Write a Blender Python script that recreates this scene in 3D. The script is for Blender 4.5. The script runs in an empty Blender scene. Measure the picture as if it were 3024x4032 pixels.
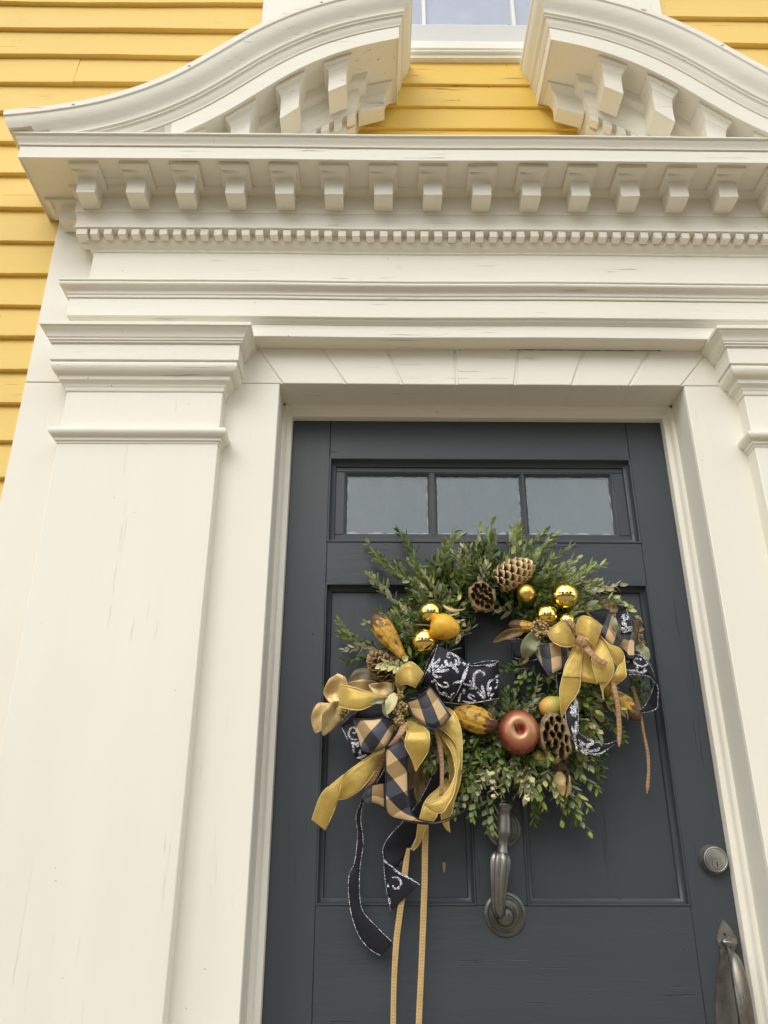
import bpy, math, random
from mathutils import Vector, Matrix, noise

# ------------------------------------------------------------------ camera
S = bpy.context.scene
COL = S.collection
Z0 = 1.55
CAM = Vector((-.2463, -1.7775, Z0))
TH, RO, YA = math.radians(24.209), math.radians(.079), math.radians(.433)
FPX = 3261.0

def cam_map(x, u, w):
    c, s = math.cos(RO), math.sin(RO)
    x, u = c*x - s*u, s*x + c*u
    y = w*math.cos(TH) - u*math.sin(TH)
    z = w*math.sin(TH) + u*math.cos(TH)
    c, s = math.cos(YA), math.sin(YA)
    return Vector((c*x + s*y, -s*x + c*y, z))

cam_data = bpy.data.cameras.new('camera')
cam = bpy.data.objects.new('camera', cam_data)
COL.objects.link(cam)
S.camera = cam
cr, cu, cb = cam_map(1, 0, 0), cam_map(0, 1, 0), -cam_map(0, 0, 1)
cam.matrix_world = Matrix(((cr.x, cu.x, cb.x, CAM.x), (cr.y, cu.y, cb.y, CAM.y),
                           (cr.z, cu.z, cb.z, CAM.z), (0, 0, 0, 1)))
cam_data.sensor_fit = 'VERTICAL'
cam_data.sensor_height = 36.0
cam_data.lens = FPX/4032*36
cam_data.clip_start = .05
cam_data.clip_end = 900

# ------------------------------------------------------------------ sky and sun
world = bpy.data.worlds.new('World')
S.world = world
world.use_nodes = True
wn, wl_ = world.node_tree.nodes, world.node_tree.links
wn.clear()
SUN_EL, SUN_AZ = math.radians(40), math.radians(202)
sky = wn.new('ShaderNodeTexSky')
sky.sky_type = 'NISHITA'
sky.sun_disc = False
sky.sun_elevation = SUN_EL
sky.sun_rotation = SUN_AZ
sky.air_density = 1.0
sky.dust_density = 2.5
tc = wn.new('ShaderNodeTexCoord')
nz = wn.new('ShaderNodeTexNoise')
nz.inputs['Scale'].default_value = 2.2
nz.inputs['Detail'].default_value = 6
ramp = wn.new('ShaderNodeValToRGB')
ramp.color_ramp.elements[0].position = .30
ramp.color_ramp.elements[0].color = (8.2, 8.35, 8.5, 1)
ramp.color_ramp.elements[1].position = .70
ramp.color_ramp.elements[1].color = (10.2, 10.3, 10.0, 1)
mixs = wn.new('ShaderNodeMix')
mixs.data_type = 'RGBA'
mixs.inputs['Factor'].default_value = .82
bg = wn.new('ShaderNodeBackground')
bg.inputs['Strength'].default_value = .115
wo = wn.new('ShaderNodeOutputWorld')
wl_.new(tc.outputs['Generated'], nz.inputs['Vector'])
wl_.new(nz.outputs['Fac'], ramp.inputs['Fac'])
wl_.new(sky.outputs['Color'], mixs.inputs['A'])
wl_.new(ramp.outputs['Color'], mixs.inputs['B'])
wl_.new(mixs.outputs['Result'], bg.inputs['Color'])
wl_.new(bg.outputs['Background'], wo.inputs['Surface'])

sun_data = bpy.data.lights.new('sun', 'SUN')
sun_data.energy = .9
sun_data.angle = math.radians(40)
sun_data.color = (1, .96, .9)
sun = bpy.data.objects.new('sun', sun_data)
COL.objects.link(sun)
sd = Vector((math.sin(SUN_AZ)*math.cos(SUN_EL), math.cos(SUN_AZ)*math.cos(SUN_EL), math.sin(SUN_EL)))
sun.rotation_euler = sd.to_track_quat('Z', 'Y').to_euler()

S.view_settings.view_transform = 'Standard'
S.view_settings.look = 'None'
S.view_settings.exposure = 0.60
S.view_settings.gamma = 1
S.view_settings.use_curve_mapping = False
S.render.engine = 'CYCLES'
S.cycles.max_bounces = 8
S.cycles.diffuse_bounces = 5
S.cycles.glossy_bounces = 4
S.cycles.transparent_max_bounces = 12

# ------------------------------------------------------------------ helpers
R = random.Random(11)

def at(u, v, h=0.0):
    """world point seen at photo pixel (u, v), h metres in front of the door's face"""
    r = cam_map((u-1512)/FPX, (2016-v)/FPX, 1)
    return CAM + r*((1.7775-h)/r.y)

def px_m(u, v, h=0.0):
    """photo pixels per metre there"""
    r = cam_map((u-1512)/FPX, (2016-v)/FPX, 1)
    return FPX*r.y/(1.7775-h)

def wloc(o):
    v = Vector((0, 0, 0))
    while o:
        v = v + o.location
        o = o.parent
    return v

def thing(name, label, cat, loc, group=None):
    o = bpy.data.objects.new(name, None)
    COL.objects.link(o)
    o.location = loc
    o.empty_display_size = .05
    o['label'] = label
    o['category'] = cat
    if group:
        o['group'] = group
    return o

def tag(o, label, cat, group=None):
    o['label'] = label
    o['category'] = cat
    if group:
        o['group'] = group
    return o

def obj(name, verts, faces, mat, parent=None, smooth=35, bevel=0, kind=None, uvs=None, seg=1):
    """verts in world space; the object's origin goes to their centre"""
    n = len(verts)
    lo = [min(v[i] for v in verts) for i in range(3)]
    hi = [max(v[i] for v in verts) for i in range(3)]
    o0 = Vector([(a+b)/2 for a, b in zip(lo, hi)])
    me = bpy.data.meshes.new(name)
    me.from_pydata([(v[0]-o0.x, v[1]-o0.y, v[2]-o0.z) for v in verts], [], faces)
    if uvs:
        uvl = me.uv_layers.new(name='UVMap')
        for p in me.polygons:
            for li in p.loop_indices:
                uvl.data[li].uv = uvs[me.loops[li].vertex_index]
    if isinstance(mat, (list, tuple)):
        for m in mat:
            me.materials.append(m)
    else:
        me.materials.append(mat)
    if smooth:
        me.polygons.foreach_set('use_smooth', [True]*len(me.polygons))
        me.set_sharp_from_angle(angle=math.radians(smooth))
    me.update()
    o = bpy.data.objects.new(name, me)
    COL.objects.link(o)
    if parent:
        o.parent = parent
        o.location = o0 - wloc(parent)
    else:
        o.location = o0
    if bevel:
        b = o.modifiers.new('bevel', 'BEVEL')
        b.width = bevel
        b.segments = seg
        b.limit_method = 'ANGLE'
        b.angle_limit = math.radians(30)
    if kind:
        o['kind'] = kind
    return o

def box(x0, x1, y0, y1, z0, z1):
    v = [(x0, y0, z0), (x1, y0, z0), (x1, y1, z0), (x0, y1, z0),
         (x0, y0, z1), (x1, y0, z1), (x1, y1, z1), (x0, y1, z1)]
    f = [(0, 3, 2, 1), (4, 5, 6, 7), (0, 1, 5, 4), (1, 2, 6, 5), (2, 3, 7, 6), (3, 0, 4, 7)]
    return v, f

def boxo(name, x0, x1, h0, h1, z0, z1, mat, parent, bevel=.0012, **k):
    """box from h0 to h1 in front of the door face; z relative to the camera"""
    v, f = box(x0, x1, -h1, -h0, z0+Z0, z1+Z0)
    return obj(name, v, f, mat, parent, bevel=bevel, **k)

def wob(x, z, s=1.0, seed=0.0):
    """slow unevenness of old hand-planed boards"""
    return s*(noise.noise(Vector((x*2.3+seed, z*3.1, seed)))*.0022 + noise.noise(Vector((x*11+seed, z*9, seed+4)))*.0006)

def round_prof(prof, r=.0011):
    """knock the sharp corners off a moulding profile"""
    out = [prof[0]]
    for i in range(1, len(prof)-1):
        a, b, c = Vector(prof[i-1]), Vector(prof[i]), Vector(prof[i+1])
        d0, d1 = (a-b), (c-b)
        if d0.length < 1e-6 or d1.length < 1e-6:
            continue
        ang = d0.angle(d1)
        if ang < math.radians(140):
            rr = min(r, d0.length*.35, d1.length*.35)
            out.append(tuple(b+d0.normalized()*rr))
            out.append(tuple(b+d1.normalized()*rr))
        else:
            out.append(tuple(b))
    out.append(prof[-1])
    return out

def mold(name, prof, xl, xr, hb, mat, parent, hback=.10, seg=36, w=1.0, left=True, right=True, ml=True, mr=True, rnd=.0011):
    """run of moulding along x, mitred at both ends and returned to the wall. prof = (projection, z)"""
    prof = round_prof(prof, rnd)
    V, Fc = [], []
    ns = seg+1+(1 if left else 0)+(1 if right else 0)
    for p, z in prof:
        row = []
        x0 = xl-p if ml else xl
        x1 = xr+p if mr else xr
        if left:
            row.append((x0, -hback, z))
        for i in range(seg+1):
            x = x0+(x1-x0)*i/seg
            row.append((x, -(hb+p)+.3*wob(x, z, w, 7), z+wob(x, 0, w)))
        if right:
            row.append((x1, -hback, z))
        V += [(a, b, c+Z0) for a, b, c in row]
    for j in range(len(prof)-1):
        for i in range(ns-1):
            a = j*ns+i
            Fc.append((a, a+1, a+1+ns, a+ns))
    return obj(name, V, Fc, mat, parent)

# ------------------------------------------------------------------ node materials
def N(nt, t, **k):
    n = nt.nodes.new(t)
    for a, b in k.items():
        setattr(n, a, b)
    return n

def new_mat(name, base=(.5, .5, .5), rough=.5, metal=0.0, spec=.5):
    m = bpy.data.materials.new(name)
    m.use_nodes = True
    nt = m.node_tree
    b = nt.nodes['Principled BSDF']
    b.inputs['Base Color'].default_value = (*base, 1)
    b.inputs['Roughness'].default_value = rough
    b.inputs['Metallic'].default_value = metal
    b.inputs['Specular IOR Level'].default_value = spec
    return m, nt, b

def noise_node(nt, vec, scale, detail=4, stretch=None, rough=.55, off=0):
    mp = N(nt, 'ShaderNodeMapping')
    if stretch:
        mp.inputs['Scale'].default_value = stretch
    mp.inputs['Location'].default_value = (off, off*.7, off*1.3)
    nt.links.new(vec, mp.inputs['Vector'])
    n = N(nt, 'ShaderNodeTexNoise')
    n.inputs['Scale'].default_value = scale
    n.inputs['Detail'].default_value = detail
    n.inputs['Roughness'].default_value = rough
    nt.links.new(mp.outputs['Vector'], n.inputs['Vector'])
    return n.outputs['Fac']

def cramp(nt, fac, stops):
    r = N(nt, 'ShaderNodeValToRGB')
    e = r.color_ramp.elements
    while len(e) < len(stops):
        e.new(.5)
    for i, (p, c) in enumerate(stops):
        e[i].position = p
        e[i].color = (*c, 1) if len(c) == 3 else c
    nt.links.new(fac, r.inputs['Fac'])
    return r.outputs['Color']

def mathn(nt, op, a, b=None, clamp=False):
    n = N(nt, 'ShaderNodeMath', operation=op, use_clamp=clamp)
    for i, x in enumerate((a, b)):
        if x is None:
            continue
        if isinstance(x, (int, float)):
            n.inputs[i].default_value = x
        else:
            nt.links.new(x, n.inputs[i])
    return n.outputs[0]

def mixc(nt, fac, a, b, blend='MIX'):
    n = N(nt, 'ShaderNodeMix', data_type='RGBA', blend_type=blend)
    for i, x in ((0, fac), (6, a), (7, b)):
        if isinstance(x, (int, float)):
            n.inputs[i].default_value = x
        elif isinstance(x, tuple):
            n.inputs[i].default_value = (*x, 1)
        else:
            nt.links.new(x, n.inputs[i])
    return n.outputs[2]

def bump(nt, b, hgt, strength=.4, dist=.001, normal=None):
    n = N(nt, 'ShaderNodeBump')
    n.inputs['Strength'].default_value = strength
    n.inputs['Distance'].default_value = dist
    nt.links.new(hgt, n.inputs['Height'])
    if normal:
        nt.links.new(normal, n.inputs['Normal'])
    nt.links.new(n.outputs['Normal'], b.inputs['Normal'])
    return n.outputs['Normal']

def painted_wood(name, col, dirt, rough=.55, grain='x', crack=1.0, var=.05, bumpk=1.0, chip=None):
    m, nt, b = new_mat(name, col, rough, spec=.35)
    pos = N(nt, 'ShaderNodeNewGeometry').outputs['Position']
    st = (.12, 1, 1) if grain == 'x' else (1, 1, .12)
    st2 = (.035, 1, 1) if grain == 'x' else (1, 1, .035)
    g1 = noise_node(nt, pos, 60, 5, st, .65)
    g2 = noise_node(nt, pos, 9, 4, st, .5, 3)
    big = noise_node(nt, pos, 2.2, 3, None, .5, 9)
    fine = noise_node(nt, pos, 420, 3, None, .6, 5)
    crk = noise_node(nt, pos, 105, 3, st2, .75, 21)
    where = noise_node(nt, pos, 5.5, 3, None, .6, 31)
    # base tone drifts a little where coats differ
    hi = tuple(min(1, c*(1+var)) for c in col)
    lo = tuple(c*(1-var) for c in col)
    base = mixc(nt, big, lo, hi)
    tone = cramp(nt, g2, [(.3, (.965,)*3), (.7, (1.02,)*3)])
    base = mixc(nt, 1.0, base, tone, 'MULTIPLY')
    # hairline checks in the paint, dark with grime, only in patches
    line = mathn(nt, 'MULTIPLY', cramp(nt, crk, [(.64, (0, 0, 0)), (.69, (1, 1, 1))]),
                 cramp(nt, where, [(.49, (0, 0, 0)), (.60, (1, 1, 1))]))
    lm = mathn(nt, 'MULTIPLY', line, .42*crack, True)
    base = mixc(nt, lm, base, dirt)
    # small nicks
    vo = N(nt, 'ShaderNodeTexVoronoi')
    vo.inputs['Scale'].default_value = 34
    vo.inputs['Randomness'].default_value = 1
    nt.links.new(pos, vo.inputs['Vector'])
    nick = mathn(nt, 'MULTIPLY', cramp(nt, vo.outputs['Distance'], [(.045, (1, 1, 1)), (.085, (0, 0, 0))]),
                 cramp(nt, noise_node(nt, pos, 23, 2, None, .5, 44), [(.59, (0, 0, 0)), (.63, (1, 1, 1))]))
    base = mixc(nt, mathn(nt, 'MULTIPLY', nick, .5*crack, True), base, chip or dirt)
    nt.links.new(base, b.inputs['Base Color'])
    rr = cramp(nt, g2, [(.2, (rough-.08,)*3), (.8, (rough+.1,)*3)])
    nt.links.new(rr, b.inputs['Roughness'])
    h = mathn(nt, 'MULTIPLY', g1, .55)
    h = mathn(nt, 'ADD', h, mathn(nt, 'MULTIPLY', fine, .12))
    h = mathn(nt, 'ADD', h, mathn(nt, 'MULTIPLY', g2, 1.2))
    h = mathn(nt, 'SUBTRACT', h, mathn(nt, 'MULTIPLY', line, .9))
    h = mathn(nt, 'SUBTRACT', h, mathn(nt, 'MULTIPLY', nick, .8))
    bump(nt, b, h, .55*bumpk, .0016)
    return m

CREAM = (.82, .79, .695)
M = {}
M['cream'] = painted_wood('cream_paint', CREAM, (.29, .26, .21), .5, 'x', 1.1, .04, 1.5)
M['cream_v'] = painted_wood('cream_paint_upright', CREAM, (.42, .38, .32), .5, 'z', .35, .03, 1.1)
M['sill'] = painted_wood('grey_white_paint', (.60, .60, .57), (.25, .25, .24), .5, 'x')
M['sash'] = painted_wood('sash_paint', (.78, .78, .76), (.4, .4, .4), .45, 'x')
M['yellow'] = painted_wood('yellow_paint', (.79, .555, .150), (.36, .21, .05), .55, 'x', 1.2, .05, 1.4)
M['yellow_rough'] = painted_wood('weathered_yellow_paint', (.78, .52, .095), (.24, .13, .03), .5, 'x', 2.6, .08, 2.4)
M['door'] = painted_wood('charcoal_paint', (.050, .060, .069), (.025, .028, .03), .38, 'x', 1.0, .14, 1.4)
M['door_v'] = painted_wood('charcoal_paint_upright', (.050, .060, .069), (.025, .028, .03), .38, 'z', 1.0, .14, 1.2)
M['dark'] = new_mat('dark_void', (.02, .02, .02), .9)[0]

# ------------------------------------------------------------------ ground, road, steps
def sheet(name, x0, x1, y0, y1, z, mat, kind='structure', t=.0):
    o = obj(name, [(x0, y0, z), (x1, y0, z), (x1, y1, z), (x0, y1, z)], [(0, 1, 2, 3)], mat, smooth=0)
    o['kind'] = kind
    return o

def simple_noise_mat(name, c1, c2, scale, rough=.9, b_=.5, dist=.01):
    m, nt, b = new_mat(name, c1, rough, spec=.3)
    pos = N(nt, 'ShaderNodeNewGeometry').outputs['Position']
    f = noise_node(nt, pos, scale, 6)
    nt.links.new(cramp(nt, f, [(.3, c1), (.7, c2)]), b.inputs['Base Color'])
    bump(nt, b, f, b_, dist)
    return m

M['grass'] = simple_noise_mat('lawn', (.070, .075, .022), (.12, .115, .038), 3)
M['asphalt'] = simple_noise_mat('asphalt', (.05, .05, .05), (.075, .074, .07), 30)
M['brickpave'] = simple_noise_mat('worn_paving', (.19, .145, .10), (.27, .215, .155), 9)
M['granite'] = simple_noise_mat('granite', (.29, .27, .225), (.40, .375, .32), 40, .8, .4, .003)
sheet('ground', -300, 300, -300, 300, 0, M['grass'])
sheet('path', -6, 6, -5.2, -.12, .012, M['brickpave'])
sheet('road', -300, 300, -13.5, -5.4, .008, M['asphalt'])
st = thing('door_step', 'two pale granite slabs stepping up to the dark front door', 'step', (0, -.6, 0))
for i, (d, z) in enumerate(((1.0, .2), (.55, .42))):
    v, f = box(-.95, .95, -d-.115, -.115, z-.2 if i == 0 else .2, z)
    obj('slab', v, f, M['granite'], st, bevel=.012)
v, f = box(-.48, .48, -.2, .05, .4205, .458)
obj('threshold', v, f, M['granite'], st, bevel=.006)

# far side of the street, seen only as small reflections
M['bark'] = simple_noise_mat('bark', (.10, .08, .06), (.17, .14, .11), 12, .9, .8, .02)
M['farleaf'] = simple_noise_mat('far_foliage', (.05, .065, .03), (.10, .11, .05), 4)
def far_tree(x, y, hgt, label, seed):
    rr = random.Random(seed)
    t = thing('street_tree', label, 'tree', (x, y, 0), 'trees across the street')
    V, F = [], []
    def limb(a, b, r0, r1, n=6):
        d = (b-a).normalized()
        s = d.orthogonal().normalized()
        q = d.cross(s)
        i0 = len(V)
        for c, r in ((a, r0), (b, r1)):
            for k in range(n):
                an = 2*math.pi*k/n
                V.append(tuple(c+s*math.cos(an)*r+q*math.sin(an)*r))
        for k in range(n):
            F.append((i0+k, i0+(k+1) % n, i0+n+(k+1) % n, i0+n+k))
    top = Vector((x, y, hgt*.4))
    limb(Vector((x, y, 0)), top, .32, .24)
    tips = []
    for k in range(9):
        an = rr.uniform(0, 6.28)
        e = top+Vector((math.cos(an)*hgt*.26, math.sin(an)*hgt*.26, rr.uniform(.2, .5)*hgt))
        limb(top, e, .13, .04)
        tips.append(e)
        for _ in range(3):
            e2 = e+Vector((rr.uniform(-1, 1), rr.uniform(-1, 1), rr.uniform(-.2, 1)))*hgt*.12
            limb(e, e2, .05, .015, 4)
            tips.append(e2)
    obj('trunk', V, F, M['bark'], t)
    V, F = [], []
    for _ in range(3000):
        c = rr.choice(tips)+Vector((rr.gauss(0, 1), rr.gauss(0, 1), rr.gauss(0, .8)))*hgt*.06
        a = Vector((rr.uniform(-1, 1), rr.uniform(-1, 1), rr.uniform(-1, 1))).normalized()*.30
        b_ = a.orthogonal().normalized()*.21
        i0 = len(V)
        V += [tuple(c-a), tuple(c+b_), tuple(c+a), tuple(c-b_)]
        F.append((i0, i0+1, i0+2, i0+3))
    o = obj('crown', V, F, M['farleaf'], t, smooth=0)
for i, (x, y, hgt, lab) in enumerate([(-22, -20, 11, 'tall broad tree across the street far to the left, at the end of its row'), (29, -24, 12, 'tallest broad tree across the street, far right'),
                                      (-9, -18, 9, 'broad tree standing across the street to the left of the door'),
                                      (4, -22, 8, 'broad tree standing straight across the street from the door'),
                                      (15, -19, 10, 'taller broad tree across the street to the right')]):
    far_tree(x, y, hgt, lab, i+1)

def far_house(x, w, d, hh, col, label, seed):
    t = thing('street_house', label, 'house', (x, -27, 0), 'houses across the street')
    mw = simple_noise_mat('house_siding', col, tuple(c*.9 for c in col), 2)
    mr = simple_noise_mat('house_roof', (.06, .06, .065), (.10, .10, .10), 5)
    mg = new_mat('house_glass', (.03, .035, .04), .08)[0]
    v, f = box(x-w/2, x+w/2, -27-d, -27, 0, hh)
    obj('wall', v, f, mw, t)
    V = [(x-w/2-.3, -26.6, hh), (x+w/2+.3, -26.6, hh), (x+w/2+.3, -27.4-d, hh), (x-w/2-.3, -27.4-d, hh), (x-w/2-.3, -27-d/2, hh+2.6), (x+w/2+.3, -27-d/2, hh+2.6)]
    obj('roof', V, [(0, 1, 5, 4), (2, 3, 4, 5), (0, 4, 3), (1, 2, 5), (0, 3, 2, 1)], mr, t)
    n = int(w/2.2)
    for r_ in range(2):
        for k in range(n):
            xc = x-w/2+w*(k+.5)/n
            z0 = .9+r_*2.7
            v, f = box(xc-.55, xc+.55, -27, -26.94, z0-.1, z0+1.6)
            wd = obj('window', v, f, M['farwhite'], t)
            v, f = box(xc-.42, xc+.42, -26.94, -26.93, z0, z0+1.5)
            obj('pane', v, f, mg, wd)
M['farwhite'] = new_mat('far_white_paint', (.7, .7, .68), .6)[0]
far_house(-13, 11, 8, 5.8, (.45, .42, .36), 'tan two storey house across the street on the left', 1)
far_house(3, 10, 8, 6.0, (.62, .61, .58), 'white two storey house straight across the street', 2)
far_house(19, 12, 8, 5.6, (.30, .18, .13), 'red brown two storey house across the street on the right', 3)

# ------------------------------------------------------------------ the clapboard wall
HW = .1185                                            # butt of a clapboard, in front of the door face
wall = thing('house_wall', 'yellow painted clapboard wall around the white doorway', 'wall', (0, 0, 0))
v, f = box(-3.2, -1.0, -.100, .12, 0, 5.2)
obj('sheathing', v, f, M['dark'], wall, smooth=0)
v, f = box(1.0, 3.2, -.100, .12, 0, 5.2)
obj('sheathing', v, f, M['dark'], wall, smooth=0)
v, f = box(-1.0, 1.0, -.100, .12, 1.20+Z0, 2.22+Z0)
obj('sheathing', v, f, M['dark'], wall, smooth=0)
v, f = box(-1.0, -.62, -.0995, .12, 0, 1.2+Z0)
obj('sheathing', v, f, M['dark'], wall, smooth=0)
v, f = box(.62, 1.0, -.0995, .12, 0, 1.2+Z0)
obj('sheathing', v, f, M['dark'], wall, smooth=0)

def clapboard(x0, x1, z0, z1, mat, th=.0168, seed=0, w=1.0, hw=HW):
    """one bevelled board: thick bottom edge, thin top tucked under the next one"""
    nx = max(4, int((x1-x0)/.05))
    V, F = [], []
    prof = [(hw-th-.004, z0), (hw-.0015, z0), (hw, z0+.0015), (hw-.0005, z0+.010), (hw-th+.0005, z1+.02), (hw-th-.004, z1+.02)]
    for i in range(nx+1):
        x = x0+(x1-x0)*i/nx
        d = wob(x, z0, w*1.3, seed)
        e = .0015*w*noise.noise(Vector((x*3, seed*3.3, 1)))
        for k, (h, z) in enumerate(prof):
            V.append((x, -(h+(e if 0 < k < 4 else 0)), z+Z0+(d if k < 4 else d*.5)))
    m_ = len(prof)
    for i in range(nx):
        for k in range(m_-1):
            a = i*m_+k
            F.append((a, a+m_, a+m_+1, a+1))
    F.append(tuple(range(m_)))
    F.append(tuple(nx*m_+k for k in reversed(range(m_))))
    return obj('clapboard', V, F, mat, wall, smooth=25)

ZL = [2.70, 2.567, 2.434, 2.317, 2.2008, 2.0855, 1.9699, 1.8542, 1.7366, 1.619, 1.506, 1.3985, 1.3014, 1.2093, 1.1129, 1.0192, .9213, .8262, .733, .64, .55]
zz = .46
while zz > -1.5:
    ZL.append(zz)
    zz -= .092
ZL.append(-1.5)
EDGE = 1.0758
WIN_X = .545
for k in range(1, len(ZL)):
    z0, z1 = ZL[k], ZL[k-1]
    for side in (-1, 1):
        off = -.045 if side > 0 and k < 12 else 0
        inner = EDGE+.001
        if z0 > 1.60:
            inner = .40 if z1 < 2.20 else WIN_X
            if z0 > 2.14:
                inner = WIN_X
        a, b_ = (-3.1, -inner) if side < 0 else (inner, 3.1)
        seed = k*1.7+side*5
        # boards are not one length: a butt joint here and there
        if side < 0 and k in (5,):
            xj = at(295, 290, HW).x
            clapboard(a, xj-.0006, z0+off, z1+off, M['yellow'], seed=seed)
            clapboard(xj+.0006, b_, z0+off+.0012, z1+off, M['yellow'], seed=seed, th=.0195, hw=HW+.0008)
        else:
            clapboard(a, b_, z0+off, z1+off, M['yellow'], seed=seed, w=2.0 if z0 > 1.5 else 1.1)
for z0, z1 in ((2.0926, 2.185), (2.0025, 2.0926), (1.9165, 2.0025), (1.8305, 1.9165), (1.745, 1.8305), (1.66, 1.745)):
    clapboard(-.399, .399, z0, z1, M['yellow_rough'], th=.0095, seed=z0*9, hw=HW-.001)

# ------------------------------------------------------------------ upper window
WZ0 = 2.168
win = thing('upper_window', 'white sash window with a grey sill above the broken pediment', 'window', (0, -.11, WZ0+Z0))
def zat(v, h=0, u=1885): return at(u, v, h).z-Z0
zs0, zs1, zr0, zr1 = zat(193, .137), zat(159, .137), zat(148, .085), zat(98, .085)
boxo('sill', -.60, .60, .05, .137, zs0, zs1, M['cream'], win, .004)
za0 = zat(232, .122)
mold('sill_apron', [(-.02, za0-.002), (.003, za0), (.004, za0+.010), (.007, za0+.012), (.0095, za0+(zs0-za0)*.55), (.0125, zs0-.006), (.0130, zs0-.0005), (-.02, zs0-.0005)], -.585, .585, .122, M['cream'], win, hback=.09)
boxo('side_casing', -.60, -.425, .09, .132, zs1+.0004, 3.3, M['cream_v'], win, .002)
boxo('side_casing', .425, .60, .09, .132, zs1+.0004, 3.3, M['cream_v'], win, .002)
boxo('sill_slope', -.424, .424, .05, .1195, zs1+.0003, zr0, M['sill'], win, .003)
boxo('bottom_rail', -.424, .424, .04, .085, zr0+.0004, zr1, M['sill'], win, .003)
xm0, xm1 = at(1668, 50, .075).x, at(2018, 50, .075).x
for xa in (xm0, xm1):
    boxo('glazing_bar', xa-.007, xa+.007, .058, .082, zr1+.0002, 3.3, M['sash'], win, .002)
boxo('glazing_bead', -.424, .424, .058, .0825, zr1+.0002, zr1+.0045, M['sash'], win, .001)

def glass_mat(name, tint, refl_rough=.02, alpha=.25, wave=.15, lo=.35, hi=2.1):
    m, nt, b = new_mat(name, tint, refl_rough, spec=.5)
    b.inputs['IOR'].default_value = 1.52
    b.inputs['Coat Weight'].default_value = 0
    b.inputs['Alpha'].default_value = 1
    pos = N(nt, 'ShaderNodeNewGeometry').outputs['Position']
    tr = N(nt, 'ShaderNodeBsdfTransparent')
    tr.inputs['Color'].default_value = (.82, .88, .9, 1)
    gl = N(nt, 'ShaderNodeBsdfGlossy')
    gl.inputs['Roughness'].default_value = refl_rough
    gl.inputs['Color'].default_value = (1, 1, 1, 1)
    fr = N(nt, 'ShaderNodeFresnel')
    fr.inputs['IOR'].default_value = 1.6
    bp = N(nt, 'ShaderNodeBump')
    bp.inputs['Strength'].default_value = wave
    bp.inputs['Distance'].default_value = .01
    nt.links.new(noise_node(nt, pos, 9, 2), bp.inputs['Height'])
    nt.links.new(bp.outputs['Normal'], gl.inputs['Normal'])
    mx = N(nt, 'ShaderNodeMixShader')
    fac = mathn(nt, 'MULTIPLY', fr.outputs['Fac'], 1.8, True)
    nt.links.new(fac, mx.inputs[0])
    nt.links.new(tr.outputs[0], mx.inputs[1])
    nt.links.new(gl.outputs[0], mx.inputs[2])
    out = [n for n in nt.nodes if n.type == 'OUTPUT_MATERIAL'][0]
    # pale tinted film paints an uneven sky reflection over the glass
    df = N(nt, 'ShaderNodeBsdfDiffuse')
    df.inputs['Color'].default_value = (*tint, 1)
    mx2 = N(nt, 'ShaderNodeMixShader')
    refl_film = cramp(nt, noise_node(nt, pos, 7, 5, (1, 1, .6), .6, 3), [(.35, (alpha*lo,)*3), (.75, (alpha*hi,)*3)])
    nt.links.new(refl_film, mx2.inputs[0])
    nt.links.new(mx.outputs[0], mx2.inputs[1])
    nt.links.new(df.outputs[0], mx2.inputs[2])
    nt.links.new(mx2.outputs[0], out.inputs['Surface'])
    return m
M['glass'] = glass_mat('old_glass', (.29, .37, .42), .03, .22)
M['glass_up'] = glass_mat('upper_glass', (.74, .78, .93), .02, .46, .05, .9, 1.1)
M['curtain'] = simple_noise_mat('blind_cloth', (.60, .63, .76), (.64, .67, .80), 5, .9, .1)
M['inside'] = simple_noise_mat('room_plaster', (.22, .25, .26), (.27, .29, .30), 3, .9, .1)
xs = [-.424, xm0-.007, xm1-.007, .424]
for a, b_ in ((-.424, xm0-.0072), (xm0+.0072, xm1-.0072), (xm1+.0072, .424)):
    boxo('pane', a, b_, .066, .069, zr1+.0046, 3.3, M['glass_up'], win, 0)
boxo('roller_blind', -.42, .42, .012, .016, zr0, 3.3, M['curtain'], win, 0)
# little electric candle standing on the inside sill
M['candle'] = new_mat('candle_white', (.95, .95, .97), .5)[0]
M['bulb'] = new_mat('frosted_bulb', (.95, .95, .97), .5)[0]
bb_ = M['bulb'].node_tree.nodes['Principled BSDF']
bb_.inputs['Emission Color'].default_value = (1, .98, .95, 1)
bb_.inputs['Emission Strength'].default_value = .9
pc = at(1833, 84, .048)
cd = thing('window_candle', 'small white electric candle behind the upper window pane', 'candle', (pc.x, pc.y, zr1-.03+Z0))
def lathe(name, prof, c, axis, mat, parent, n=24, flute=0, fk=0, smooth=40, ref=None):
    """prof = (radius, along axis)"""
    ax = Vector(axis).normalized()
    s = (Vector(ref) - ax*Vector(ref).dot(ax)).normalized() if ref else ax.orthogonal().normalized()
    q = ax.cross(s)
    V, F = [], []
    for r, t in prof:
        for k in range(n):
            an = 2*math.pi*k/n
            rr = r*(1+flute*(abs(math.cos(an*fk/2))-.6)) if flute else r
            V.append(tuple(Vector(c)+ax*t+s*math.cos(an)*rr+q*math.sin(an)*rr))
    for j in range(len(prof)-1):
        for k in range(n):
            F.append((j*n+k, j*n+(k+1) % n, (j+1)*n+(k+1) % n, (j+1)*n+k))
    F.append(tuple(reversed(range(n))))
    F.append(tuple((len(prof)-1)*n+k for k in range(n)))
    return obj(name, V, F, mat, parent, smooth=smooth)
base = Vector((pc.x, pc.y, zr1-.03+Z0))
zt = pc.z+.02
lathe('candle_holder', [(.026, 0), (.026, .006), (.008, .012), (.011, .03), (.014, .035)], base, (0, 0, 1), M['candle'], cd, 16)
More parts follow.
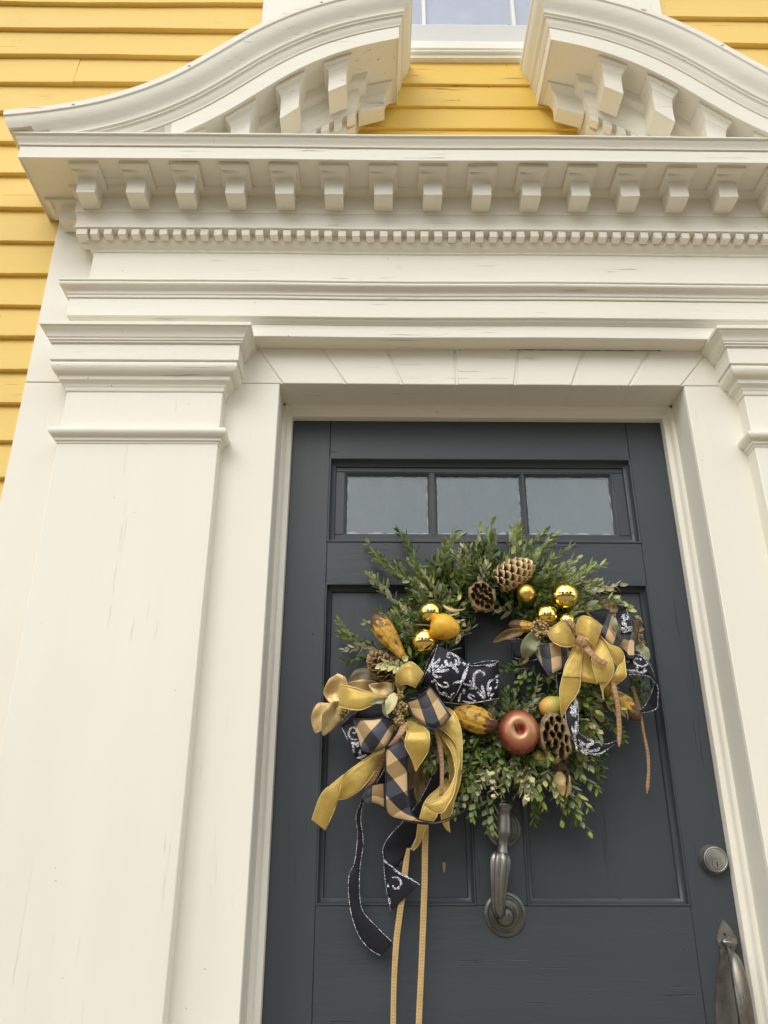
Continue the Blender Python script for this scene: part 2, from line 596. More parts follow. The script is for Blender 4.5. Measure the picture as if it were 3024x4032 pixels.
lathe('candle_stick', [(.0085, .03), (.0085, zt-base.z-.03), (.0075, zt-base.z-.028)], base, (0, 0, 1), M['candle'], cd, 14)
lathe('flame_bulb', [(.006, zt-base.z-.03), (.016, zt-base.z-.024), (.0165, zt-base.z-.016), (.010, zt-base.z-.004), (.004, zt-base.z+.008), (.0006, zt-base.z+.014)], base, (0, 0, 1), M['bulb'], cd, 14)

# ------------------------------------------------------------------ door surround
sur = thing('door_surround', 'cream painted wooden doorway with pilasters, dentils and a broken scroll pediment', 'doorway', (0, -.12, 0))
HC, HP, HF = .1245, .165, .1625                        # casing, pilaster and frieze faces
XL, XR, ZT = -.480, .474, 1.0732                       # the opening
for s_, a, b_ in ((-1, -EDGE, XL), (1, XR, EDGE)):
    boxo('side_board', a, b_, .06, HC, -1.55, ZT-.0008, M['cream_v'], sur, .0015)
boxo('lintel', -.60, .60, .02, HC-.0014, ZT, 1.22, M['cream'], sur, .001)
# the flat arch cut in the lintel: splayed wooden voussoirs
G = [((1030, 1388), (1139, 1512)), ((1271, 1376), (1362, 1514)), ((1521, 1374), (1584, 1515)), ((1790, 1375), (1800, 1518)),
     ((2042, 1374), (2026, 1519)), ((2297, 1374), (2252, 1519)), ((2555, 1380), (2478, 1519)), ((2780, 1392), (2690, 1520))]
jt = []
for (u0, v0), (u1, v1) in G:
    a, b_ = at(u0, v0, HC), at(u1, v1, HC)
    k_ = (ZT+Z0-b_.z)/(a.z-b_.z)
    xb = b_.x+(a.x-b_.x)*k_
    k_ = (1.175+Z0-b_.z)/(a.z-b_.z)
    xt = b_.x+(a.x-b_.x)*k_
    jt.append((xb, xt))
jt[0] = (XL+.006, jt[0][1])
jt[-1] = (XR-.006, jt[-1][1])
jw = .0028
def prism(name, poly, h0, h1, mat, parent, bevel=.0012):
    """poly in (x, z) camera-relative z, counter-clockwise from the front"""
    n = len(poly)
    V = [(x, -h1, z+Z0) for x, z in poly]+[(x, -h0, z+Z0) for x, z in poly]
    F = [tuple(range(n)), tuple(n+k for k in reversed(range(n)))]
    for k in range(n):
        F.append((k, n+k, n+(k+1) % n, (k+1) % n))
    return obj(name, V, F, mat, parent, bevel=bevel, seg=2)
for k in range(len(jt)-1):
    (b0, t0), (b1, t1) = jt[k], jt[k+1]
    d = .0012*math.sin(k*2.1)
    prism('voussoir', [(b0+jw, ZT-.0006-abs(d)*.5), (b1-jw, ZT-.0006-abs(d)*.7), (t1-jw, 1.172), (t0+jw, 1.172)], .03, HC+.0014+d*.4, M['cream'], sur, .0022)
# boards beyond the outer joints
prism('upper_board', [(-EDGE, ZT+.0008), (jt[0][0]-jw, ZT+.0008), (jt[0][1]-jw, 1.172), (jt[0][1]-jw, 1.60), (-EDGE, 1.60)], .02, HC+.0004, M['cream_v'], sur, .0016)
prism('upper_board', [(jt[-1][0]+jw, ZT+.0008), (EDGE, ZT+.0008), (EDGE, 1.60), (jt[-1][1]+jw, 1.60), (jt[-1][1]+jw, 1.172)], .02, HC+.0004, M['cream_v'], sur, .0016)
# reveals, head and door stop
boxo('jamb', XL-.03, XL+.0006, -.03, HC-.006, -1.09, ZT+.02, M['cream_v'], sur, .001)
boxo('jamb', XR-.0006, XR+.03, -.03, HC-.006, -1.09, ZT+.02, M['cream_v'], sur, .001)
boxo('head', XL, XR, -.03, .0285, ZT-.0008, ZT+.03, M['cream'], sur, .001)
def stop(name, x0, x1, z0, z1, vert, mat):
    if vert:
        v, f = [], []
        sgn = 1 if x0 < 0 else -1
        pr = [(0, .036), (.006, .036), (.0085, .0335), (.0095, .028), (.0125, .0235), (.0225, .0215), (.0232, .019), (.0232, .0012), (0, .0012)]
        for z in (z0, z1):
            v += [((x0 if sgn > 0 else x1)+sgn*a, -h, z+Z0) for a, h in pr]
        n = len(pr)
        for k in range(n-1):
            q = (k, k+1, n+k+1, n+k)
            f.append(q if sgn > 0 else tuple(reversed(q)))
        return obj(name, v, f, mat, sur, smooth=30)
    pr = [(0, .036), (-.006, .036), (-.0085, .0335), (-.0095, .028), (-.0125, .0235), (-.0272, .0215), (-.0286, .019), (-.0286, .0012), (0, .0012)]
    v, f = [], []
    n = len(pr)
    for x in (x0, x1):
        v += [(x, -h, z1+a+Z0) for a, h in pr]
    for k in range(n-1):
        f.append((k, n+k, n+k+1, k+1))
    return obj(name, v, f, mat, sur, smooth=30)
stop('door_stop', XL, XL, -1.09, ZT, True, M['cream_v'])
stop('door_stop', XR, XR, -1.09, ZT, True, M['cream_v'])
stop('door_stop', XL, XR, 0, ZT, False, M['cream'])

# open joint where the architrave has shrunk away from the flat arch
jp = []
for i in range(60):
    x = at(2010+i*10, 1366, HC+.002).x
    jp.append(Vector((x, -(HC+.0022), 1.1700+Z0+.0007*noise.noise(Vector((i*.7, 1, 1))))))
V, F = [], []
for i, p_ in enumerate(jp):
    r_ = max(.0001, .0010*(.5+noise.noise(Vector((i*.35, 9, 3)))))
    V += [(p_.x, p_.y-.0003, p_.z-r_), (p_.x, p_.y-.0006, p_.z+r_)]
for i in range(len(jp)-1):
    F.append((2*i, 2*i+2, 2*i+3, 2*i+1))
obj('open_joint', V, F, M['dark'], sur, smooth=0)

# pilasters
PIL = [(-.9567, -.602), (.590, .9567)]
cap_prof = [(-.03, 1.0205), (.0008, 1.0207), (.0035, 1.0235), (.0035, 1.0315), (.0065, 1.0345), (.0065, 1.0375), (.0150, 1.0440), (.0165, 1.0449),
            (.0165, 1.0535), (.0186, 1.0560), (.0235, 1.0575), (.0290, 1.0625), (.0330, 1.0700), (.0341, 1.0765), (.0325, 1.0815), (.0300, 1.0830),
            (.0362, 1.0850), (.0362, 1.1280), (.0415, 1.1285), (.0415, 1.1330), (.0448, 1.1335), (.0448, 1.1385), (.0470, 1.1400), (.0484, 1.1440),
            (.0500, 1.1490), (.0545, 1.1550), (.0590, 1.1590), (.0600, 1.1612), (.0633, 1.1617), (.0633, 1.1717), (-.02, 1.1760)]
ast_prof = [(-.02, .8860), (.0015, .8875), (.0030, .8930), (.0060, .8940), (.0060, .9008), (.0085, .9018), (.0150, .9050), (.0182, .9100),
            (.0188, .9155), (.0165, .9205), (.0110, .9240), (-.02, .9262)]
for a, b_ in PIL:
    p = boxo('pilaster', a, b_, HC-.002, HP, -1.40, 1.171, M['cream_v'], sur, .0018)
    mold('capital', cap_prof, a, b_, HP, M['cream'], p, hback=HC-.001, seg=14, w=.5)
    mold('astragal', ast_prof, a, b_, HP, M['cream'], p, hback=HC-.001, seg=14, w=.5, rnd=.0006)
    boxo('plinth', a-.012, b_+.012, HC-.002, HP+.012, -1.55, -1.395, M['cream_v'], p, .002)

# entablature
EL, ER = -.954, .954
mold('architrave', [(-.04, 1.171), (.0103, 1.171), (.0103, 1.2045), (.0125, 1.2050), (.0150, 1.2085), (.0195, 1.2105), (.0215, 1.2150),
                    (.0265, 1.2160), (.0265, 1.2670), (-.02, 1.2690)], EL, ER, HF, M['cream'], sur, rnd=.0016)
mold('architrave_cap', [(-.02, 1.2672), (.0300, 1.2675), (.0300, 1.2745), (.0330, 1.2755), (.0330, 1.2825), (.0345, 1.2850), (.0385, 1.2885),
                        (.0440, 1.2905), (.0470, 1.2915), (.0495, 1.2950), (.0480, 1.2990), (.0462, 1.3000), (.0462, 1.3018), (.0500, 1.3025),
                        (.0500, 1.3080), (-.02, 1.3160)], EL, ER, HF, M['cream'], sur)
mold('frieze', [(0, 1.30), (0, 1.34), (0, 1.39), (0, 1.44)], EL, ER, HF, M['cream'], sur)
mold('bed_molding', [(-.01, 1.4275), (.0035, 1.4280), (.0035, 1.4335), (.0060, 1.4350), (.0095, 1.4375), (.0140, 1.4420), (.0180, 1.4495),
                     (.0180, 1.4690), (.0440, 1.4692), (.0440, 1.4720), (.0415, 1.4740), (.0400, 1.4820), (.0400, 1.4950), (.0415, 1.5060), (.0440, 1.5120), (.0456, 1.5135),
                     (.0430, 1.5142), (.0430, 1.5152), (.0458, 1.5158), (.0458, 1.5725), (.0490, 1.5732), (.0560, 1.5755), (.0630, 1.5805), (.0660, 1.5842), (.0665, 1.5860)],
     EL, ER, HF, M['cream'], sur)
mold('corona', [(.05, 1.5850), (.1520, 1.5850), (.1525, 1.5790), (.1550, 1.5788), (.1550, 1.6160), (-.02, 1.6185)], EL, ER, HF, M['cream'], sur, rnd=.0016)
mold('cornice_cyma', [(-.02, 1.6163), (.1585, 1.6165), (.1585, 1.6195), (.1600, 1.6235), (.1630, 1.6290), (.1665, 1.6340), (.1680, 1.6385),
                      (.1725, 1.6390), (.1725, 1.6455), (.10, 1.6480), (-.06, 1.6520)], EL, ER, HF, M['cream'], sur, rnd=.0016)

def modillion_mesh(kind, side=0, cy=0.0):
    """block under the soffit with the cyma that wraps it. side = +-1: on a return, pointing along x"""
    w2 = .0228
    zs = 1.5846
    if kind == 'level':
        zb, pb = 1.5240, .043
        lay = [(w2-.001, .0990, zb, pb), (w2, .1002, zb+.0012, pb), (w2, .1000, 1.548, pb), (w2, .1008, 1.560, pb), (w2, .1030, 1.5690, pb),
               (w2+.0020, .1045, 1.5700, pb), (w2+.0030, .1085, 1.5712, pb), (w2+.0085, .1260, 1.5730, pb), (w2+.0118, .1375, 1.5752, pb),
               (w2+.0130, .1395, 1.5765, pb), (w2+.0130, .1400, zs, pb)]
    else:
        zb, pb = 1.5055, .048
        lay = [(w2-.001, .1175, zb, pb), (w2, .1190, zb+.0012, pb), (w2, .1187, 1.535, pb), (w2, .1195, 1.545, pb), (w2, .1225, 1.553, pb), (w2, .1265, 1.5590, pb),
               (w2+.0015, .1272, 1.5592, pb), (w2+.0030, .1290, 1.5650, pb), (w2+.0085, .1330, 1.5740, pb), (w2+.0125, .1378, 1.5770, pb),
               (w2+.0130, .1400, 1.5775, pb), (w2+.0130, .1400, zs, pb)]
    V, F = [], []
    for hw_, pf, z, pb in lay:
        for dx, p in ((-hw_, pf), (hw_, pf), (hw_, pb), (-hw_, pb)):
            if side:
                x = (EL-p) if side < 0 else (EL+p)
                V.append((x, cy+dx*(-side), z))
            else:
                V.append((dx, -(HF+p), z))
    n = len(lay)
    for j in range(n-1):
        for k in range(4):
            a, b2 = j*4+k, j*4+(k+1) % 4
            F.append((a, b2, b2+4, a+4))
    F.append((3, 2, 1, 0))
    return V, F

def place(V, zf=None, dx=0, mir=1):
    out = []
    for x, y, z in V:
        x2 = x+dx
        z2 = zf(x2, z) if zf else z
        out.append((x2*mir, y, z2+Z0))
    return out

base_mod = None
for k in range(-8, 9):
    V, F = modillion_mesh('level')
    V = place(V, dx=k*.1202+.003)
    if base_mod is None:
        base_mod = obj('modillion', V, F, M['cream'], sur, smooth=28, bevel=.0009)
        bx = base_mod.location.x
    else:
        c = base_mod.copy()
        COL.objects.link(c)
        c.parent = sur
        c.location.x = bx+(k+8)*.1202
        c.rotation_euler = (0, R.uniform(-.012, .012), R.uniform(-.012, .012))
for mir in (1, -1):
    V, F = modillion_mesh('level', side=-1, cy=-.150)
    V = place(V, mir=mir)
    if mir < 0:
        F = [tuple(reversed(f)) for f in F]
    obj('modillion', V, F, M['cream'], sur, smooth=28, bevel=.0009)
base_den = None
for k in range(-28, 29):
    if base_den is None:
        v, f = box(k*.0338-.0098, k*.0338+.0098, -(HF+.0400), -(HF+.0175), 1.4498+Z0, 1.4688+Z0)
        base_den = obj('dentil', v, f, M['cream'], sur, bevel=.0012)
        bx = base_den.location.x
        bz = base_den.location.z
    else:
        c = base_den.copy()
        COL.objects.link(c)
        c.parent = sur
        c.location.x = bx+(k+28)*.0338+R.uniform(-.0008, .0008)
        c.location.z = bz+R.uniform(-.0006, .0004)+wob(k*.0338, 0, 1)
        c.rotation_euler = (0, R.uniform(-.05, .05), R.uniform(-.04, .04))
for mir in (-1, 1):
    v, f = box(mir*.9765-.0135, mir*.9765+.0135, -(HF+.0400), -(HF+.010), 1.4492+Z0, 1.4688+Z0)
    obj('dentil', v, f, M['cream'], sur, bevel=.0014)
    for j in range(1):
        v, f = box(mir*.983-.011, mir*.983+.011, -(HF+.006), -(HF-.016), 1.4492+Z0, 1.4688+Z0)
        obj('dentil', v, f, M['cream'], sur, bevel=.0014)

# ------------------------------------------------------------------ the scrolled pediment
lip = [at(u, v, 1.7775-1.4216) for u, v in [(21, 433), (121, 424), (223, 411), (386, 386), (542, 339), (663, 295), (778, 232), (916, 145), (1000, 98)]]
K = [(p.x, p.z-Z0) for p in lip]+[(-.512, 2.043), (-.430, 2.092), (-.340, 2.130), (-.243, 2.159), (-.16, 2.178)]
K = [(-1.30, K[0][1]-.012)]+K+[(-.02, 2.205)]
def smooth_curve(K, n=160):
    xs_ = [K[0][0]+(K[-1][0]-K[0][0])*i/(n-1) for i in range(n)]
    zs_ = []
    for x in xs_:
        for j in range(len(K)-1):
            if x <= K[j+1][0]+1e-9:
                break
        t = (x-K[j][0])/(K[j+1][0]-K[j][0])
        zs_.append(K[j][1]*(1-t)+K[j+1][1]*t)
    for _ in range(90):
        zs_ = [zs_[0]]+[(zs_[i-1]+2*zs_[i]+zs_[i+1])/4 for i in range(1, n-1)]+[zs_[-1]]
    return xs_, zs_
CX_, CZ_ = smooth_curve(K)
def offset_curve(nn):
    pts = []
    for i in range(1, len(CX_)-1):
        dx, dz = CX_[i+1]-CX_[i-1], CZ_[i+1]-CZ_[i-1]
        L_ = math.hypot(dx, dz)
        pts.append((CX_[i]+dz/L_*nn, CZ_[i]-dx/L_*nn))
    return pts
_oc = {}
def zoff(nn, x):
    key = round(nn, 5)
    if key not in _oc:
        _oc[key] = offset_curve(nn)
    P = _oc[key]
    if x <= P[0][0]:
        return P[0][1]
    for i in range(len(P)-1):
        if P[i][0] <= x <= P[i+1][0]:
            t = (x-P[i][0])/max(1e-9, P[i+1][0]-P[i][0])
            return P[i][1]*(1-t)+P[i+1][1]*t
    return P[-1][1]
XEND, XBEG, ZMIN = -.353, -.954, 1.641
def rake(name, prof, mir, mat, seg=54, hback=.105):
    prof = round_prof(prof, .0013)
    V, F = [], []
    ns = seg+3
    for p, nn in prof:
        x0, x1 = XBEG-p, XEND+p
        row = []
        for i in range(seg+1):
            x = x0+(x1-x0)*i/seg
            z = zoff(nn, x)
            pp_ = p
            if z < ZMIN:
                z, pp_ = ZMIN, min(p, .12)
            row.append((x, -(HF+pp_), z+wob(x, 0, .5, 3)))
        row = [(row[0][0], -hback, row[0][2])]+row+[(row[-1][0], -hback, row[-1][2])]
        V += [(a*mir, b2, c+Z0) for a, b2, c in row]
    for j in range(len(prof)-1):
        for i in range(ns-1):
            a = j*ns+i
            q = (a, a+ns, a+1+ns, a+1)
            if mir < 0:
                q = tuple(reversed(q))
            F.append(q)
    return obj(name, V, F, mat, sur, smooth=30)
def zn(z):
    return .155+(1.579-z)
for mir in (1, -1):
    rake('raking_cyma', [(-.02, -.004), (.1915, -.001), (.1930, .001), (.1930, .0170), (.1895, .0185), (.1890, .0225), (.1868, .0350), (.1805, .0480),
                         (.1730, .0580), (.1690, .0660), (.1680, .0715), (.1705, .0725), (.1705, .0765), (.1655, .0775), (.1650, .0805), (.1685, .0825), (.1685, .0855),
                         (.1640, .0870), (.1625, .0940), (.1590, .1020), (.1570, .1060), (.1575, .1100), (.1540, .1105), (.10, .1105)], mir, M['cream'])
    rake('raking_corona', [(.10, .1112), (.1550, .1112), (.1550, .1552), (.1525, .1552), (.1520, .1490), (.06, .1490)], mir, M['cream'])
    rake('raking_bed_molding', [(.0735, .1495), (.0690, .1600), (.0670, .1700), (.0600, .1735), (.0530, .1760), (.0500, .1765)] +
         [(.0500, zn(1.5255)), (.0485, zn(1.5240)), (.0495, zn(1.5226)), (.0470, zn(1.5170)), (.0440, zn(1.5110)), (.0410, zn(1.5030)), (.0400, zn(1.4965)), (.0390, zn(1.4932)),
          (.0180, zn(1.493)), (.0180, zn(1.4735)), (.0140, zn(1.4660)), (.0060, zn(1.4590)), (.0035, zn(1.4520)), (0, zn(1.4515)), (0, zn(1.30))], mir, M['cream'])
    # modillions stay plumb and shear with the curve
    for xc in (-.357, -.476, -.595, -.714):
        V, F = modillion_mesh('rake')
        V = place(V, zf=lambda x, z: max(zoff(zn(z), x), 1.622), dx=xc, mir=mir)
        if mir < 0:
            F = [tuple(reversed(f)) for f in F]
        obj('modillion', V, F, M['cream'], sur, smooth=28, bevel=.0009)
    V, F = modillion_mesh('rake', side=1, cy=-.160)
    V = [(x-EL+XEND, y, z) for x, y, z in V]
    V = place(V, zf=lambda x, z: zoff(zn(z), x), mir=mir)
    F = [tuple(reversed(f)) for f in F]
    if mir < 0:
        F = [tuple(reversed(f)) for f in F]
    obj('modillion', V, F, M['cream'], sur, smooth=28, bevel=.0009)
    for k in range(17):
        xc = XEND+.0290-k*.0338
        v, f = box(xc-.0104, xc+.0104, -(HF+.0400), -(HF+.0170), 1.4498, 1.4688)
        v = place(v, zf=lambda x, z: zoff(zn(z+.024), x), mir=mir)
        if min(q[2] for q in v) < 1.622+Z0:
            continue
        if mir < 0:
            f = [tuple(reversed(q)) for q in f]
        obj('dentil', v, f, M['cream'], sur, bevel=.001)
    for yy in (-.172, -.142):
        v, f = box(XEND+.017, XEND+.040, yy, yy+.0205, 1.4498, 1.4688)
        v = place(v, zf=lambda x, z: zoff(zn(z+.024), x), mir=mir)
        if mir < 0:
            f = [tuple(reversed(q)) for q in f]
        obj('dentil', v, f, M['cream'], sur, bevel=.001)
    # nail heads along the lip
    for xn in ((-.985, -.72, -.40) if mir > 0 else (-.62, -.435, -.44)):
        c = Vector((xn*mir, -(HF+.193), zoff(.008, xn)+Z0))
        lathe('nail_head', [(.0042, 0), (.0038, .0018), (.0020, .0026)], c, (0, -1, 0), M['cream'], sur, 10)

# ------------------------------------------------------------------ the door
door = thing('front_door', 'charcoal panelled front door with a row of three small panes', 'door', (0, 0, -1.09+Z0))
def xat(u, v, h=0): return at(u, v, h).x
SX = .3645
zt0, zt1 = zat(1805), zat(2136)           # transom opening top, bottom
zp0, zp1 = zat(2300), zat(3566)           # tall panels top, bottom
ZB = -1.09
T0 = -.042
boxo('stile', -.467, -SX-.0003, T0, 0, ZB, 1.056, M['door_v'], door, .0012)
boxo('stile', SX+.0003, .463, T0, 0, ZB, 1.056, M['door_v'], door, .0012)
boxo('rail', -SX, SX, T0, -.0004, zt0, 1.056, M['door'], door, .0012)
boxo('rail', -SX, SX, T0, -.0006, zp0, zt1, M['door'], door, .0012)
ZLR = zp1-.215
boxo('rail', -SX, SX, T0, -.0002, ZLR, zp1, M['door'], door, .0012)
boxo('rail', -SX, SX, T0, -.0004, ZB, ZB+.24, M['door'], door, .0012)
boxo('mullion', -.0525, .0475, T0, -.0008, zp1+.0003, zp0-.0003, M['door_v'], door, .0012)
boxo('mullion', -.0525, .0475, T0, -.0008, ZB+.2403, ZLR-.0003, M['door_v'], door, .0012)

def frame_mold(name, x0, x1, z0, z1, prof, mat, parent, seg=10, w=.6):
    """mitred picture-frame moulding; prof = (inset, h)"""
    V, F = [], []
    per = 4*seg
    for off, h in prof:
        c = [(x0+off, z0+off), (x1-off, z0+off), (x1-off, z1-off), (x0+off, z1-off)]
        for k in range(4):
            a, b2 = c[k], c[(k+1) % 4]
            for i in range(seg):
                t = i/seg
                x, z = a[0]*(1-t)+b2[0]*t, a[1]*(1-t)+b2[1]*t
                V.append((x, -(h+.25*wob(x*3, z*3, w, 2) if 0 < off else h), z+Z0+(.35*wob(x*3, z*3, w, 5) if i else 0)))
    for j in range(len(prof)-1):
        for i in range(per):
            a, b2 = j*per+i, j*per+(i+1) % per
            F.append((a, b2, b2+per, a+per))
    return obj(name, V, F, mat, parent, smooth=30)
pm = round_prof([(-.001, -.002), (-.0005, .0012), (.0022, .0022), (.0036, .0010), (.0040, -.0085), (.0052, -.0105), (.0090, -.0150), (.0130, -.0165), (.0138, -.0200), (.0150, -.0235), (.0180, -.0245)], .0006)
for x0, x1 in ((-SX, -.0525), (.0475, SX)):
    for z0, z1 in ((zp1, zp0), (ZB+.24, ZLR)):
        p = boxo('panel', x0+.002, x1-.002, -.040, -.0225, z0+.002, z1-.002, M['door_v'], door, 0)
        frame_mold('panel_molding', x0, x1, z0, z1, pm, M['door_v'], p)
# tan chip where an older knocker screw was filled
c_ = at(1749, 3412, -.0225)
prism('paint_chip', [(c_.x-.0035, c_.z-Z0+.007), (c_.x-.002, c_.z-Z0-.010), (c_.x+.001, c_.z-Z0-.011), (c_.x+.0035, c_.z-Z0+.004), (c_.x+.002, c_.z-Z0+.008)], -.024, -.0218, new_mat('bare_wood', (.34, .24, .13), .8)[0], door, .0004)
# the little window in the door
tm = round_prof([(-.001, -.002), (-.0005, .0015), (.0025, .0020), (.0042, .0006), (.0048, -.0100), (.0060, -.0125), (.0100, -.0160), (.0150, -.0172), (.0160, -.0220), (.0175, -.0250)], .0006)
frame_mold('transom_molding', -SX, SX, zt1, zt0, tm, M['door'], door)
HS, HG = -.0220, -.0345
px_ = [(xat(1367, 1990, HG), xat(1684, 1990, HG)), (xat(1721, 1990, HG), xat(2048, 1990, HG)), (xat(2076, 1990, HG), xat(2406, 1990, HG))]
gz0, gz1 = zat(2104, HG), zat(1880, HG)
e_ = .007
boxo('sash_rail', -SX+.01, SX-.01, T0, HS, zt1+.012, gz0-e_, M['door'], door, .0015)
boxo('sash_rail', -SX+.01, SX-.01, T0, HS, gz1+e_, zt0-.012, M['door'], door, .0015)
bars = [(-SX+.01, px_[0][0]-e_), (px_[0][1]+e_, px_[1][0]-e_), (px_[1][1]+e_, px_[2][0]-e_), (px_[2][1]+e_, SX-.01)]
for a, b_ in bars:
    if b_-a < .004:
        m_ = (a+b_)/2
        a, b_ = m_-.003, m_+.003
    boxo('sash_bar', a, b_, T0, HS-.0005, gz0-e_, gz1+e_, M['door_v'], door, .0008)
M['putty'] = painted_wood('old_putty', (.075, .085, .095), (.5, .5, .5), .5, 'x', 1.2, .1, 1.5, chip=(.5, .52, .52))
for a, b_ in px_:
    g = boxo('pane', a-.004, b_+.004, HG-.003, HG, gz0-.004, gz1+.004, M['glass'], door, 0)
    frame_mold('putty', a-e_-.001, b_+e_+.001, gz0-e_-.001, gz1+e_+.001, [(0, HS-.0012), (.0025, HS-.002), (e_+.0012, HG+.0006), (e_+.0018, HG-.0005)], M['putty'], g, seg=14, w=1.8)
# paint that ran over the edge of the old glass
M['smear'] = new_mat('dried_paint_film', (.40, .45, .47), .5)[0]
for q, (a, b_) in enumerate(px_):
    def smear(p0, p1, inward, wmax, seed):
        n = 44
        V, F = [], []
        for i in range(n+1):
            t = i/n
            x, z = p0[0]*(1-t)+p1[0]*t, p0[1]*(1-t)+p1[1]*t
            w_ = wmax*max(.06, .35+1.3*noise.noise(Vector((t*7, seed, 0)))+.5*noise.noise(Vector((t*31, seed, 2))))
            V += [(x, -(HG+.0008), z+Z0), (x+inward[0]*w_, -(HG+.0005), z+inward[1]*w_+Z0)]
        for i in range(n):
            F.append((2*i, 2*i+2, 2*i+3, 2*i+1))
        o_ = obj('paint_smear', V, F, M['smear'], door, smooth=0)
    smear((a, gz0), (b_, gz0), (0, 1), .0042, q*3.1+1)
    smear((a, gz1), (b_, gz1), (0, -1), .0026, q*3.1+7)
    smear((a, gz0), (a, gz1), (1, 0), .0026, q*3.1+4)
    smear((b_, gz0), (b_, gz1), (-1, 0), .0030, q*3.1+2)
# hallway behind the glass
hall = thing('hallway_wall', 'pale interior wall seen dimly through the door panes', 'wall', (0, .5, 0))
v, f = box(-.60, .60, .9, 1.0, 0.4, 3.2)
obj('plaster', v, f, M['inside'], hall, smooth=0)
for xa in (-.62, .60):
    v, f = box(xa, xa+.02, .12, 1.0, 0.4, 3.2)
    obj('plaster', v, f, M['inside'], hall, smooth=0)
v, f = box(-.62, .62, .12, 1.0, 3.2, 3.22)
obj('plaster', v, f, M['inside'], hall, smooth=0)

# ------------------------------------------------------------------ door hardware
def metal(name, col, rough, m_=1.0, dirt=(.06, .05, .04), sc=90, k=.5):
    m, nt, b = new_mat(name, col, rough, m_)
    pos = N(nt, 'ShaderNodeNewGeometry').outputs['Position']
    f1 = noise_node(nt, pos, sc, 5)
    f2 = noise_node(nt, pos, sc*.25, 4, off=4)
    nt.links.new(mixc(nt, cramp(nt, f2, [(.4, (0, 0, 0)), (.7, (k,)*3)]), col, dirt), b.inputs['Base Color'])
    nt.links.new(cramp(nt, f1, [(.3, (rough-.08,)*3), (.7, (rough+.12,)*3)]), b.inputs['Roughness'])
    bump(nt, b, f1, .3, .0006)
    return m
M['pewter'] = metal('brushed_nickel', (.42, .41, .38), .45, .9)
M['oldbrass'] = metal('darkened_bronze', (.24, .235, .215), .30, .75, (.08, .085, .075), 45, .9)
M['handle'] = metal('worn_pewter', (.30, .295, .27), .32, .85, (.14, .11, .08), 50, .8)

c = at(2819, 3384, .020)
c.y = 0
db = lathe('deadbolt_lock', [(.0275, 0), (.0275, .004), (.0262, .012), (.0240, .0185), (.0232, .0200), (.0215, .0205), (.0205, .0200), (.0203, .0180), (.0, .0180)], c, (0, -1, 0), M['pewter'], door, 40)
lathe('lock_face', [(.0195, .0175), (.0195, .0202), (.0188, .0208), (.0, .0208)], c, (0, -1, 0), M['pewter'], db, 40)
c2 = c+Vector((.0005, -.0208, -.0075))
lathe('key_cylinder', [(.0090, 0), (.0090, .0006), (.0084, .0012), (.0, .0012)], c2, (0, -1, 0), M['pewter'], db, 28)
lathe('cylinder_groove', [(.0096, -.0004), (.0096, .00025), (0, .00025)], c2, (0, -1, 0), M['dark'], db, 28)
v, f = box(c2.x-.0011, c2.x+.0011, c2.y-.0017, c2.y, c2.z-.0060, c2.z+.0035)
obj('keyhole', v, f, M['dark'], db, smooth=0)

def tube(name, pts, radii, mat, parent, n=14, flat=None, closed=True, smooth=50, uv=False):
    """swept tube; radii = (side, front) per point or a single number"""
    V, F = [], []
    P = [Vector(p) for p in pts]
    for i, p in enumerate(P):
        d = (P[min(i+1, len(P)-1)]-P[max(i-1, 0)]).normalized()
        s = d.cross(Vector((0, -1, 0)))
        if s.length < .2:
            s = d.cross(Vector((1, 0, 0)))
        s.normalize()
        q = s.cross(d)
        r = radii[i] if isinstance(radii, (list, tuple)) else radii
        ra, rb = r if isinstance(r, (list, tuple)) else (r, r)
        for k in range(n):
            an = 2*math.pi*k/n
            V.append(tuple(p+s*math.cos(an)*ra+q*math.sin(an)*rb))
    for j in range(len(P)-1):
        for k in range(n):
            F.append((j*n+k, j*n+(k+1) % n, (j+1)*n+(k+1) % n, (j+1)*n+k))
    F.append(tuple(reversed(range(n))))
    F.append(tuple((len(P)-1)*n+k for k in range(n)))
    return obj(name, V, F, mat, parent, smooth=smooth)

def cr_spline(P, m=8):
    """Catmull-Rom through vectors of any length"""
    out = []
    n = len(P)
    for i in range(n-1):
        p0, p1, p2, p3 = P[max(i-1, 0)], P[i], P[i+1], P[min(i+2, n-1)]
        for j in range(m):
            t = j/m
            out.append([.5*((2*b2)+(-a+c_)*t+(2*a-5*b2+4*c_-d)*t*t+(-a+3*b2-3*c_+d)*t**3) for a, b2, c_, d in zip(p0, p1, p2, p3)])
    out.append(list(P[-1]))
    return out

# thumb-latch handle
def leaf_plate(name, top, bot, w, h0, h1, mat, parent, n=18, pw=.8):
    V, F = [], []
    L_, R_ = [], []
    for i in range(n+1):
        t = i/n
        z = top[1]+(bot[1]-top[1])*t
        x = top[0]+(bot[0]-top[0])*t
        hw_ = w*(math.sin(min(1, t*1.25)*math.pi/2)**pw)*(1 if t < .62 else 1-.55*((t-.62)/.38)**1.5)
        L_.append((x-hw_, z))
        R_.append((x+hw_, z))
    poly = L_+list(reversed(R_))
    m_ = len(poly)
    cx_, cz_ = sum(p[0] for p in poly)/m_, sum(p[1] for p in poly)/m_
    for s_, h in ((1, h0), (1, h1*.6), (.93, h1)):
        for x, z in poly:
            V.append((cx_+(x-cx_)*s_, -h, cz_+(z-cz_)*s_))
    for j in range(2):
        for k in range(m_):
            F.append((j*m_+k, j*m_+(k+1) % m_, (j+1)*m_+(k+1) % m_, (j+1)*m_+k))
    F.append(tuple(2*m_+k for k in range(m_)))
    return obj(name, V, F, mat, parent, smooth=30)
a, b_ = at(2848, 3735, .002), at(2868, 4180, .002)
V, F = [], []
